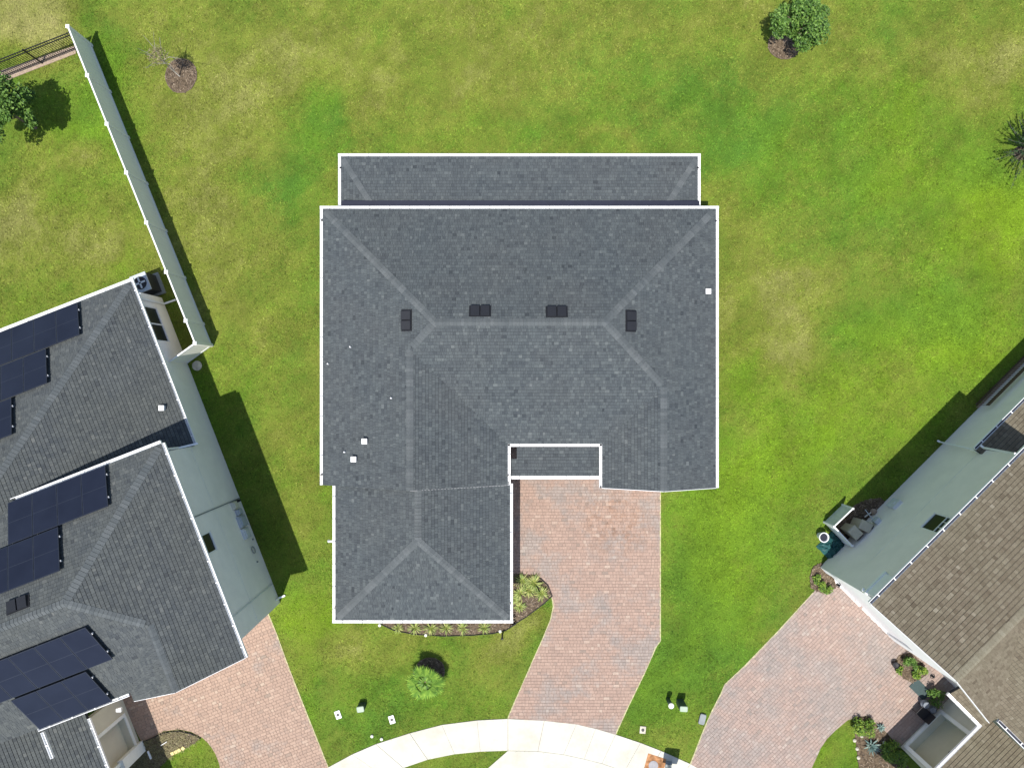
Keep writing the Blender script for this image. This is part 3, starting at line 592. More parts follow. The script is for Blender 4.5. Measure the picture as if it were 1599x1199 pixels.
# lower roof to the north
lzz = 2.75; lo = G2(207, 434, lzz) - UO; ls = lo.dot(dv); lw = -lo.dot(ev)
deck = MB(); sh = MB(); cp = MB(); wl0 = lw + g; sn = ls + g; se = .42
kk = se - sn
d1 = slope(deck, sh, L(wl0, 0), -ev, lzz, pp, [[L(wl0, sn), L(wl0 + kk * .92, sn + kk * .92), L(wl0 + kk * .92, se), L(wl0, se)]], rnd)
d2 = slope(deck, sh, L(0, sn), dv, lzz, pp, [[L(wl0, sn), L(wl0 + kk * .92, sn + kk * .92), L(wl0 + 10, sn + kk * .92), L(wl0 + 10, sn)]], rnd)
m_ = MB(); 
rlw = deck.build('roof', M['deck'], lh, label='charcoal single storey roof on the north side'); sh.build('roof_shingles', M['charcoal2'], rlw, kind='stuff')
caps(cp, L3(wl0, sn, lzz), L3(wl0 + kk * .92, sn + kk * .92, lzz + pp * kk * .92), d1, d2, rnd); cp.build('ridge_caps', M['cap'], rlw, kind='stuff')
gutter(lh, L(wl0 - .13, sn), L(wl0 + 9, sn), lzz, -dv, .15, M['lgrey']); gutter(lh, L(wl0, sn), L(wl0, se), lzz, ev, .12, M['lgrey'], tw=.04)
# walls
wx = .45; nW0 = sn + .35; sS = 8.7
A_ = L(wx, nW0); B_ = L(wx, sS)
hs = []
def wl_(u, v): return on_wall(u, v, B_, (-dv.x, -dv.y))
# outside must be on the left of A->B: walking north along the east wall has outside (east) on the right, so walk south
Aw, Bw = B_, A_
def east(u, v, s_from): s_, z_ = on_wall(u, v, A_, (dv.x, dv.y)); return s_ - s_from, z_
l1 = (A_ - L(wx, .42)).length
s0, z0 = east(228, 477, 0); s1, z1 = east(255, 533, 0); zz0, zz1 = sorted((z0, z1))
print('left windows', s0, s1, z0, z1, 'small', east(315, 832, 0), east(338, 860, 0), 'line', east(325, 903, 0))
w1, fr1 = wall(lh, A_, L(wx, .42), 0, 2.72, [(s0, s1, .95, 2.25)], M['stucco'])
window(lh, fr1, s0, s1, .95, 2.25, mull=((s0 + s1) / 2,))
sa, sb = 3.7, 4.56
w2, fr2 = wall(lh, L(wx, .42), B_, 0, 5.7, [(sa, sb, 3.98, 5.2)], M['stucco'])
window(lh, fr2, sa, sb, 3.98, 5.2, trans=(4.8,))
wall(lh, B_, L(2 * Ws - .35, sS), 0, 5.7, [], M['stucco']); wall(lh, L(far, .42), L(wx, .42), 0, 5.7, [], M['stucco']); wall(lh, L(2 * Ws - .35, sS), L(2 * Ws - .35, SS - .35), 0, 5.7, [], M['stucco'])
wall(lh, L(10, nW0), A_, 0, 2.72, [], M['stucco']); wall(lh, L(2 * Ws - .35, SS - .4), L(far, SS - .4), 0, 5.7, [], M['stucco'])
gb = MB(); gb.add([L3(wx, sS, 5.7), L3(2 * Ws - .35, sS, 5.7), L3(Ws, sS, zW - .2)], [(0, 1, 2)]); gb.build('gable_wall', M['stucco'], lh)
# thin control joints on the east wall
A, T, nr = fr2
def wall_line(fr, s_a, z_a, s_b, z_b, wd=.025, nm='wall_joint', mt='grey', off=.006):
    A, T, nr = fr; m_ = MB(); a = A + T * s_a + up * z_a + nr * off; b = A + T * s_b + up * z_b + nr * off; m_.bar(a, b, wd, .012, nr); return m_.build(nm, M[mt], lh)
M['jointg'] = plain('stucco_joint', (.74, .72, .66), .9, .1)
e_ = lambda u, v: east(u, v, l1)
q1, q2 = e_(303, 806), e_(366, 782); wall_line(fr2, (q1[0] + q2[0]) / 2, .1, (q1[0] + q2[0]) / 2, 5.6, .05, 'conduit_pipe', 'grey', .03)
q1 = e_(400, 932); wall_line(fr2, q1[0], .1, q1[0], 5.6, .05, 'conduit_pipe', 'lgrey', .03)
for zz_ in (2.9,): wall_line(fr2, 0.1, zz_, (B_ - L(wx, .42)).length - .1, zz_, .02, 'wall_joint', 'jointg', .002)
wall_line(fr1, .1, 1.4, .12, 1.42, .02, 'wall_joint', 'jointg', .002)
# meters on the wall
for (u, v, sw, sz, mt, nm) in ((364, 790, .35, .45, 'beige', 'meter_box'), (371, 800, .28, .5, 'blue', 'meter_box'), (376, 814, .55, .75, 'blue', 'electric_panel'), (382, 833, .5, .6, 'lgrey', 'electric_panel'), (369, 783, .12, .3, 'blackp', 'meter_box')):
    s_, z_ = e_(u, v); m_ = MB(); A, T, nr = fr2
    for (dn, k, dz) in ((.07, 1, 0), (.16, .72, .02)): m_.box(A + T * s_ + up * (z_ + dz) + nr * dn, (sw * k, .14 if k == 1 else .06, sz * k), T, nr, up)
    m_.build(nm, M[mt], lh)
s_, z_ = e_(394, 859); m_ = MB(); A, T, nr = fr2; c = A + T * s_ + up * z_ + nr * .06
m_.tube([c + T * (.16 * math.cos(a * .524)) + up * (.16 * math.sin(a * .524)) for a in range(13)], .022, 6); m_.build('hose_hook', M['grey'], lh)
for (u, v) in ((401, 877), (394, 842)): s_, z_ = e_(u, v); m_ = MB(); m_.box(A + T * s_ + up * z_ + nr * .03, (.07, .06, .07), T, nr, up); m_.build('hose_tap', M['grey'], lh)
# downspouts
q_ = L3(wx - .06, nW0 + .35, 0); downspout(lh, [G(218, 458, 2.68), q_ + up * 2.4, q_ + up * .15, q_ + Vector((ev.x, ev.y, 0)) * .55 + up * .06])
q_ = L3(wx - .4, .32, 0); downspout(lh, [L3(.5, .28, 5.75), L3(.62, .34, 3.6), L3(-.02, .42, 3.15)])
q_ = L3(wx - .06, sS - .25, 0); downspout(lh, [q_ + up * .4, q_ + up * .1, q_ + Vector((ev.x, ev.y, 0)) * .3 + up * .05])
# pipes on the lower roof
def fl_low(x, y): r_ = Vector((x, y)) - UO; return lzz + pp * (-r_.dot(ev) - wl0)
pipevent(252, 637, fl_low, .10, .15, True, lh)
# solar panels
def spanel(plane, wa, wb, sa, sb):
    z_of = {'N': lambda s_: uz + pp * (s_ - g), 'S': lambda s_: uz + pp * (SS - g - s_), 'L': lambda s_: lzz + pp * (s_ - sn)}[plane]
    a = L3(wa, sa, z_of(sa)); b = L3(wb, sa, z_of(sa)); c = L3(wb, sb, z_of(sb)); n_ = (b - a).cross(c - b).normalized(); n_ = n_ if n_.z > 0 else -n_
    U = (b - a).normalized(); V_ = (c - b).normalized(); ce = (a + c) / 2 + n_ * .17; lw_, lv = (b - a).length - .02, (c - b).length - .02
    m_ = MB(); m_.box(ce, (lw_, lv, .045), U, V_, n_); po = m_.build('solar_panel', M['pframe'], lh)
    gl = MB(); 
    for k in (-1, 1): gl.box(ce + n_ * .0235 + V_ * (k * (lv / 4 - .004)), (lw_ - .05, lv / 2 - .03, .004), U, V_, n_)
    gl.build('panel_glass', M['panel'], po)
    ra = MB()
    for k in (-.28, .28): ra.box(ce - n_ * .06 + V_ * (lv * k), (lw_ + .06, .045, .06), U, V_, n_); ra.box(ce - n_ * .03 + V_ * (lv * k) + U * (-lw_ / 2 - .02), (.03, .06, .04), U, V_, n_)
    ra.build('mounting_rail', M['alu'], po)
pw = 1.03
def prow(plane, w_start, n, sa, sb):
    for i in range(n): spanel(plane, w_start + i * pw, w_start + (i + 1) * pw, sa, sb)
prow('N', 2.4, 4, .22, 1.80); prow('N', 4.46, 5, 1.84, 3.42)
prow('L', 2.72, 5, sn + .15, sn + 1.72); prow('L', 4.26, 4, sn + 1.76, sn + 3.33); prow('L', 5.85, 3, sn + 3.37, sn + 4.94)
prow('S', 4.33, 6, 5.55, 7.15); prow('S', 5.5, 3, 7.22, 8.82)
# vent on the ridge side
z = 7.6
for _ in range(4): q_ = G2(26, 944, z); r_ = q_ - UO; z = uz + pp * (r_.dot(dv) - g) + .1
p_save = p_; p_ = pp
ch_save = ch; ch = lh
vent(26, 945, lambda x, y: uz + pp * ((Vector((x, y)) - UO).dot(dv) - g), (dv.x, dv.y), 0)
ch = ch_save; p_ = p_save
# front lower section with porch opening
fz = 2.96; fw = 9.3
qa = G2(140, 1121, fz) - UO; fw_e = -qa.dot(ev); fs0 = qa.dot(dv)
wb_ = G2(198, 1107) - UO; ww = -wb_.dot(ev); ws0 = wb_.dot(dv); wc_ = G2(225, 1169) - UO; ws1 = wc_.dot(dv)
print('front', fw_e, fs0, ww, ws0, ws1)
deck = MB(); sh = MB()
slope(deck, sh, L(fw_e + g, 0), -ev, fz, .4, [[L(fw_e + g, SS - 1.2), L(fw_e + g, ws1 + 4), L(fw_e + 5, ws1 + 4), L(fw_e + 5, SS - 1.2)]], rnd)
rfr = deck.build('roof', M['deck'], lh, label='lower charcoal roof at the front corner'); sh.build('roof_shingles', M['charcoal2'], rfr, kind='stuff')
gutter(lh, L(fw_e + g, fs0), L(fw_e + g, ws1 + 2.2), fz, ev, .13, M['lgrey'], tw=.05)
gutter(lh, L(8.8, SS + .1), L(8.8, SS + 1.2), uz - .05, ev, .13, M['lgrey'], tw=.05)
Lw = ws1 - ws0 + .8
wf, frf = wall(lh, L(ww, ws0 - .8), L(ww, ws1), 0, fz - .1, [(1.0, Lw - .35, .42, 2.62)], M['beige'], .35, label='beige front wall with a framed opening')
A, T, nr = frf; m_ = MB(); m_.box(A + T * (Lw / 2 + .3) + up * 1.45 - nr * .36, (Lw, .04, 2.8), T, nr, up); m_.build('door_panel', M['beige'], lh)
m_ = MB(); 
for (a, b, c, d) in ((.85, 1.0, .3, 2.75), (Lw - .35, Lw - .2, .3, 2.75), (1.0, Lw - .35, 2.62, 2.75), (1.0, Lw - .35, .28, .42)): m_.box(A + T * (a + b) / 2 + up * (c + d) / 2 + nr * .025, (b - a, .05, d - c), T, nr, up)
m_.build('opening_trim', M['trim'], lh)
m_ = MB(); m_.box(A + T * (Lw - .17) + up * .9 + nr * .06, (.5, .26, 1.8), T, nr, up); m_.build('column', M['trim'], lh)
m_ = MB(); c = A + T * 1.7 + up * 2.7 + nr * .1; m_.tube([c + T * (.09 * math.cos(a * .524)) + nr * (.09 * math.sin(a * .524)) for a in range(13)], .012, 6); m_.tube([c - up * .1, c + up * .12], .03, 6); m_.build('wall_lantern', M['black'], lh)
wall(lh, L(ww, ws1), L(ww + 4, ws1 + .01), 0, fz - .1, [], M['beige'])
m_ = MB(); c = G(186, 1108, 3.2); m_.box(c, (.22, .14, .1)); m_.box(c + Vector((.07, .07, .02)), (.09, .09, .12)); m_.build('security_light', M['white'], lh)
downspout(lh, [G(231, 1172, .1), G(236, 1184, .1)])
# AC unit
def T2(u, v, z): return G(u, v, z)
ac = G(219, 442, 1.15); ac.z = 0
aco = empty('air_conditioner', ac, 'blue grey air conditioner unit tucked beside the corner of the solar house', 'air conditioner')
ax, ay = Vector((dv.x, dv.y, 0)), Vector((ev.x, ev.y, 0))
m_ = MB(); m_.box(ac + up * .05, (1.05, 1.0, .1), ax, ay, up); m_.build('concrete_pad', M['grey'], aco)
m_ = MB(); m_.box(ac + up * .6, (.82, .72, 1.0), ax, ay, up)
m_.build('casing', M['blackp'], aco)
m_ = MB(); m_.box(ac + up * 1.12, (.86, .76, .07), ax, ay, up); m_.build('lid', M['blue'], aco)
m_ = MB(); m_.lathe(ac, [(.30, 1.155), (.30, 1.17), (.27, 1.175)], 24); m_.build('fan_guard', M['black'], aco)
for k in range(4):
    m_ = MB(); a = k * math.pi / 2 + .4; dr = Vector((math.cos(a), math.sin(a), 0)); m_.box(ac + dr * .15 + up * 1.185, (.22, .08, .008), dr, Vector((0, 0, 1)).cross(dr), up); m_.build('fan_blade', M['lgrey'], aco)
m_ = MB(); m_.box(G(238, 452, .04), (.7, .05, .08), ax, ay, up); single(m_, 'edging_strip', M['stone'], 'pale edging strip on grass beside the air conditioner', 'edging')

# ================================================================ RIGHT HOUSE (brown roof)
rnd = random.Random(9)
ea = Vector((.7071, .7071)); ti = Vector((.7071, -.7071)); RO = G2(1357, 940, 5.67)
def Q(a, t): return RO + ea * a + ti * t
def Q3(a, t, z): q_ = Q(a, t); return Vector((q_.x, q_.y, z))
rh = empty('brown_roofed_house', (*Q(4, 3), 0), 'two storey sage house with brown shingle roof and white front wall', 'house')
rz = 5.67; rp_ = .5; tr = 3.45; zR2 = rz + rp_ * (tr - g); brw = dict(course=.16, ws=(.11, .14, .17, .2))
deck = MB(); sh = MB(); cp = MB(); aN = 9.2
r1 = slope(deck, sh, Q(0, g), ti, rz, rp_, [[Q(0, g), Q(aN, g), Q(aN, tr), Q(0, tr)]], rnd, **brw)
r2 = slope(deck, sh, Q(0, 2 * tr - g), -ti, rz, rp_, [[Q(0, tr), Q(.38 + tr - g, tr), Q(.38, 2 * tr - g), Q(0, 2 * tr - g)]], rnd, **brw)
r3 = slope(deck, sh, Q(.25 + g, 0), ea, rz, .5, [[Q(.38, 2 * tr - g), Q(.38, 14), Q(.38 + tr - g, 14), Q(.38 + tr - g, tr)]], rnd, **brw)
rr = deck.build('roof', M['deck'], rh, label='brown shingled upper gable roof'); sh.build('roof_shingles', M['brown'], rr, kind='stuff')
caps(cp, Q3(0, tr, zR2), Q3(aN, tr, zR2), r1, r2, rnd, .17); cp.build('ridge_caps', M['capbrown'], rr, kind='stuff')
gutter(rh, Q(0, g), Q(aN, g), rz, -ti, .14, M['gutshade'], tw=.045); gutter(rh, Q(.25 + g, 7.0), Q(.25 + g, 13), rz, -ea, .14, M['gutshade'], tw=.045)
board(rh, Q3(-.012, g, rz - .05), Q3(-.012, tr, zR2 - .05), .02, .14); board(rh, Q3(-.012, 2 * tr - g, rz - .05), Q3(-.012, tr, zR2 - .05), .02, .14)
# lower roof, north east
l3 = 3.0; lq = G2(1521, 699, l3) - RO; la, lt = lq.dot(ea), lq.dot(ti)
deck = MB(); sh = MB()
slope(deck, sh, Q(0, lt + g), ti, l3, rp_, [[Q(la, lt + g), Q(la + 9, lt + g), Q(la + 9, lt + 5.5), Q(la, lt + 5.5)]], rnd, **brw)
r4 = deck.build('roof', M['deck'], rh, label='brown single storey roof at the back'); sh.build('roof_shingles', M['brown'], r4, kind='stuff')
gutter(rh, Q(la, lt + g), Q(la + 9, lt + g), l3, -ti, .14, M['gutshade'], tw=.045)
# walls : NW side
qc = G2(1280, 885) - RO; ca, ct = qc.dot(ea), qc.dot(ti)
print('right', la, lt, ca, ct)
Cw = Q(ca, ct); LN = la + .25 - ca
def nw(u, v): return on_wall(u, v, Cw, (ea.x, ea.y))
def nwr(u, v): s_, z_ = nw(u, v); return s_, z_
s0, z0 = nw(1441, 826); s1, z1 = nw(1478, 812); sm, zm = nw(1462, 817); print('rwin', s0, z0, s1, z1, sm, zm)
Lup = LN
ws_, we_ = 3.75, 4.66; sm = 4.2
wu, fru = wall(rh, Cw, Q(ca + Lup, ct), 0, 5.55, [(ws_, we_, 3.72, 5.3)], M['stucco2'])
fru = (fru[0], fru[1], fru[2]); window(rh, fru, ws_, we_, 3.72, 5.3, mull=(), trans=(4.6,), fmat=M['white'])
m_ = MB(); A, T, nr = fru
for dx in (-.15, .15): m_.box(A + T * (sm + dx) + up * 4.93 - nr * .04, (.02, .05, .62), T, nr, up)
m_.box(A + T * sm + up * 4.93 - nr * .04, (.8, .05, .02), T, nr, up); m_.build('window_grille', M['white'], rh)
wall(rh, Q(ca + Lup, ct), Q(la + 9, ct), 0, 2.95, [], M['stucco2']); wall(rh, Q(ca + Lup, ct), Q(ca + Lup, ct + 6), 0, 5.55, [], M['stucco2'])
# SW front
wall(rh, Q(ca, ct + 5.0), Cw, 0, 5.6, [(.5, 4.6, .02, 2.3)], M['stuccow'], label='sunlit white front wall')
gd = MB()
for k in range(4): gd.box(Q3(ca + .1, ct + 2.45, .31 + k * .57), (4.1, .04, .555), Vector((ti.x, ti.y, 0)), Vector((ea.x, ea.y, 0)), up)
gd.build('garage_door', M['white'], rh)
wall(rh, Q(ca + .35, 7.2), Q(ca + .35, ct + 5.0), 0, 5.6, [], M['stuccow']); wall(rh, Q(ca + .5, 13), Q(ca + .5, 7.2), 0, 5.6, [], M['stucco2'])
gb = MB(); gb.add([Q3(ca + .02, ct + .1, 5.55), Q3(ca + .02, 2 * tr - .4, 5.55), Q3(ca + .02, tr, zR2 - .2)], [(0, 1, 2)]); gb.build('gable_wall', M['stuccow'], rh)
# raised trim near the front corner, and a course line
m_ = MB()
A, T, nr = fru; sA = nw(1326, 903)[0]; m_.box(A + T * .62 + up * 5.0 + nr * .06, (1.1, .12, .9), T, nr, up); m_.box(A + T * .62 + up * 4.5 + nr * .08, (1.25, .16, .14), T, nr, up); m_.build('wall_trim', M['trim'], rh)
m_ = MB(); s_, z_ = nw(1323, 901); m_.lathe(A + T * .1 + up * 4.2 + nr * .12, [(.05, 0), (.09, .1), (.03, .2)], 10); m_.build('security_light', M['white'], rh)
m_ = MB(); m_.bar(A + T * 1.4 + up * 2.85 + nr * .004, A + T * (Lup - .1) + up * 2.85 + nr * .004, .02, .01, nr); m_.build('wall_joint', M['jointg'], rh)
s_, z_ = nw(1398, 788); m_ = MB(); m_.box(A + T * s_ + up * z_ + nr * .08, (.5, .16, .6), T, nr, up); m_.box(A + T * (s_) + up * (z_ + .05) + nr * .17, (.18, .03, .16), T, nr, up); m_.build('meter_box', M['lgrey'], rh)
s_, z_ = nw(1371, 815); m_ = MB(); m_.box(A + T * s_ + up * z_ + nr * .1, (.3, .2, .3), T, nr, up); m_.bar(A + T * (s_ - .1) + up * z_ + nr * .1, A + T * (s_ + .1) + up * (z_ - .5) + nr * .6, .03, .03); m_.build('hose_reel', M['blue'], rh)
downspout(rh, [G(1529, 706, 2.95), G(1514, 700, 2.4), G(1468, 690, .15), G(1464, 688, .05)]); downspout(rh, [G(1585, 708, 5.6), G(1578, 707, 5.2), G(1536, 699, 3.25), G(1531, 695, 3.2)])
for (u, v, z) in ((1309, 913, 2.0), (1456, 1055, 2.2)):
    c = G(u, v, z); m_ = MB(); m_.tube([c + Vector((.1 * math.cos(a * .524), .1 * math.sin(a * .524), 0)) for a in range(13)], .015, 6); m_.lathe(c - up * .1, [(.03, 0), (.055, .05), (.055, .2), (.01, .26)], 8); m_.build('wall_lantern', M['black'], rh)
# front lower section
sec = MB(); shh = MB(); deck = MB()
slope(deck, shh, Q(.05, 0), ea, 3.0, .4, [[Q(.05, 6.85), Q(1.1, 6.85), Q(1.1, 8.85), Q(.05, 8.85)]], rnd, **brw)
slope(deck, shh, Q(0, 8.85), ti, 3.0, .4, [[Q(-5, 8.85), Q(.5, 8.85), Q(.5, 13), Q(-5, 13)]], rnd, **brw)
r5 = deck.build('roof', M['deck'], rh, label='brown lower roof at the front entry'); shh.build('roof_shingles', M['brown'], r5, kind='stuff')
gutter(rh, Q(.05, 6.8), Q(.05, 8.72), 3.0, -ea, .14); gutter(rh, Q(-5, 8.85), Q(.05, 8.85), 3.0, -ti, .14)
A0 = Q(-3.05, 9.2)
we3, fre = wall(rh, A0, Q(.4, 9.2), 0, 2.9, [(.3, 2.45, .35, 2.5)], M['entry'], .35, label='sage entry wall, shade tinted into its colour, with a framed opening')
A, T, nr = fre; m_ = MB(); m_.box(A + T * 1.4 + up * 1.42 - nr * .36, (2.6, .04, 2.6), T, nr, up); m_.build('door_panel', M['entryfloor'], rh)
m_ = MB()
for (a, b, c, d) in ((.12, .3, .2, 2.7), (2.45, 2.63, .2, 2.7), (.3, 2.45, 2.5, 2.7), (.3, 2.45, .17, .35)): m_.box(A + T * (a + b) / 2 + up * (c + d) / 2 + nr * .03, (b - a, .06, d - c), T, nr, up)
m_.build('opening_trim', M['trim'], rh)
wall(rh, Q(-3.05, 13), A0, 0, 2.9, [], M['entry'])
c = A + T * 1.3 + up * 2.6 + nr * .16; m_ = MB(); m_.tube([c + T * (.1 * math.cos(a * .524)) + nr * (.1 * math.sin(a * .524)) for a in range(13)], .015, 6); m_.tube([c - up * .12, c + up * .12], .035, 6); m_.build('wall_lantern', M['black'], rh)

# ================================================================ PAVING
M['edge'] = plain('sandy_edge_with_dead_grass', (.42, .40, .22), .95, .05, .35, 7, 0, .5, 30)
def paving(name, poly, label, ang, mat, seed, edges=(), course=.15):
    rn = random.Random(seed); c0 = sum((Vector(p) for p in poly), Vector((0, 0))) / len(poly)
    base = MB(); base.prism(poly, -.02, .006); root = base.build(name, M['joint']); tag(root, label, None, None, 'structure')
    U = Vector((math.cos(ang), math.sin(ang))); V_ = Vector((-U.y, U.x)); loc = [((Vector(p) - c0).dot(U), (Vector(p) - c0).dot(V_)) for p in poly]
    # triangulate the outline so that pieces are clipped to it
    from mathutils.geometry import tessellate_polygon
    lp_ = ccw(loc); arr = lp_; tri = tessellate_polygon([[Vector((a, b, 0)) for a, b in arr]])
    mb = MB(); us = [a for a, b in arr]; vs_ = [b for a, b in arr]; hpt = [halfplanes([arr[i] for i in t_]) for t_ in tri]
    rows = int((max(vs_) - min(vs_)) / course) + 2; cells = []
    for j in range(rows):
        va = min(vs_) + j * course; u = min(us) - rn.random() * .3
        while u < max(us):
            wd = rn.choice((.15, .15, .225, .3)); cells.append((u, va, wd)); u += wd
    cen = np.array([(u + wd / 2, va + course / 2) for u, va, wd in cells]); ins = np.ones(len(cells), bool); touch = np.zeros(len(cells), bool)
    for du in (-.5, .5):
        for dv_ in (-.5, .5):
            pt = cen + np.stack([np.array([c[2] * du for c in cells]), np.full(len(cells), course * dv_)], 1); r_ = inside(pt, arr); ins &= r_; touch |= r_
    O = Vector((c0.x, c0.y, 0)); U3 = Vector((U.x, U.y, 0)); V3 = Vector((V_.x, V_.y, 0))
    for (u, va, wd), full, tc in zip(cells, ins, touch):
        if not tc: continue
        tone = min(1, max(0, rn.gauss(.5, .2))); z = .016 + rn.random() * .006; tl = (rn.random() - .5) * .006; gg = .0045
        rect = [(u + gg, va + gg), (u + wd - gg, va + gg), (u + wd - gg, va + course - gg), (u + gg, va + course - gg)]
        if full: parts = [rect]
        else: parts = [q_ for q_ in (clip(rect, hp) for hp in hpt) if len(q_) >= 3]
        for pl in parts:
            n = len(pl); cx = sum(a for a, b in pl) / n; cy = sum(b for a, b in pl) / n; bv = .009 if full else 0
            tp = [O + U3 * (a + (cx - a) * bv * 6) + V3 * (b + (cy - b) * bv * 6) + Vector((0, 0, z + tl * (1 if a > cx else -1))) for a, b in pl]; bt = [O + U3 * a + V3 * b + Vector((0, 0, z - .011)) for a, b in pl]
            mb.add(tp + bt, [tuple(range(n))] + [(n + i, n + (i + 1) % n, (i + 1) % n, i) for i in range(n)], tone)
    mb.build('pavers', mat, root, kind='stuff')
    e_ = MB()
    for (i0, i1) in edges:
        for i in range(i0, i1):
            a, b = poly[i % len(poly)], poly[(i + 1) % len(poly)]; e_.bar((a[0], a[1], .008), (b[0], b[1], .008), .055, .022)
    if e_.v: e_.build('paver_edge', M['edge'], root)
    return root
paving('driveway', DRIVE_C, 'pinkish paver driveway in front of the central house', 0, M['paver'], 1, [(1, 7), (11, 18)])
paving('driveway', DRIVE_L, 'pinkish paver driveway beside the solar panel house', math.atan2(ev.y, ev.x), M['paverL'], 2, [(0, 5)])
paving('driveway', DRIVE_R, 'diagonal paver driveway of the brown roofed house', math.radians(45), M['paverR'], 3, [(1, 9)])
# sidewalk slabs
sw = MB(); po_ = PX(ARC_O); pi_ = PX(ARC_I)
sw.prism(po_ + pi_[::-1], -.04, .004); swr = sw.build('sidewalk', M['joint']); tag(swr, 'pale curved concrete sidewalk along the bottom', None, None, 'structure')
for i in range(len(po_) - 1):
    m_ = MB(); a0, a1, b1_, b0 = po_[i], po_[i + 1], pi_[i + 1], pi_[i]; dk = .012 if i in (3, 7, 13) else .004
    d0 = (a1 - a0).normalized() * dk; d1_ = (b1_ - b0).normalized() * dk
    m_.prism([a0 + d0, a1 - d0, b1_ - d1_, b0 + d1_], -.02, .028, .004); m_.build('sidewalk_slab', M['conc'], swr)
ap = MB(); ap.prism(APRON, -.02, .024); tag(ap.build('driveway_apron', M['conc']), 'pale concrete apron below the sidewalk', None, None, 'structure')

# ================================================================ BEDS
def bed(name, poly, mat, label, clods=260, seed=1, z=.035):
    rn = random.Random(seed); m_ = MB(); m_.prism(poly, -.02, z); o = m_.build(name, mat); tag(o, label, None, None, 'structure')
    c = MB(); P_ = np.array([(p.x, p.y) for p in poly]); lo_, hi_ = P_.min(0), P_.max(0); n = 0; tries = 0
    while n < clods and tries < clods * 8:
        tries += 1; q_ = np.array([[rn.uniform(lo_[0], hi_[0]), rn.uniform(lo_[1], hi_[1])]])
        if not inside(q_, [(p.x, p.y) for p in poly])[0]: continue
        a = rn.random() * 6.28; U = Vector((math.cos(a), math.sin(a), rn.uniform(-.3, .3))); V_ = Vector((-U.y, U.x, rn.uniform(-.3, .3)))
        c.box((q_[0][0], q_[0][1], z + .008), (rn.uniform(.04, .14), rn.uniform(.015, .04), .015), U, V_, (0, 0, 1)); n += 1
    c.build('mulch_chips', M['chips'], o, kind='stuff'); return o
M['chips'] = leaf_mat('bark_chips', (.05, .034, .023), (.13, .094, .06), (.27, .205, .14))
bed('planting_bed', BED_R, M['mulch'], 'mulched bed between garage wall and driveway', 500, 1)
bed('planting_bed', BED_F, M['mulch'], 'narrow mulched bed along the garage front', 800, 2)
bed('planting_bed', ISLE_L, M['twig'], 'twiggy bed beside the left driveway', 900, 3)
bed('planting_bed', ISLE_R, M['mulch'], 'mulched bed with agave beside the right driveway', 600, 4)
bed('planting_bed', BED_NR, M['mulch'], 'small bed at the corner of the white front wall', 200, 5)
bed('planting_bed', BED_G, M['mulch'], 'small bed against the white front wall by the entry', 200, 6)
bed('side_yard_soil', SIDE_R, M['mulch'], 'dark bare soil strip beside the sage wall', 600, 7, .004)
def edging(pts, label, mat='black', r=.022, z=.06):
    m_ = MB(); m_.tube([(p.x, p.y, z) for p in pts], r, 6); return single(m_, 'bed_edging', M[mat], label, 'edging')
edging(BED_R[1:10], 'black edging round the bed beside the central driveway'); edging(BED_F[1:9], 'black edging along the front bed below the garage gutter')
edging(ISLE_L[0:5], 'dark edging round the twiggy bed at lower left')
def ring(cu, cv, r, label, stone=False, seed=0):
    rn = random.Random(seed); c = G2(cu, cv); pts = []
    for k in range(28):
        a = k / 28 * 2 * math.pi; rr_ = r * (1 + .05 * math.sin(2 * a + seed) + rn.uniform(-.02, .02)); pts.append(Vector((c.x + rr_ * math.cos(a), c.y + rr_ * math.sin(a))))
    o = bed('mulch_ring', pts, M['mulch'], label, int(420 * r * r / .6), seed + 20, .03)
    m_ = MB(); m_.tube([(p.x, p.y, .035) for p in pts + pts[:1]], .016, 5, cap=False); e = m_.build('ring_edging', M['bark'], o)
    return c
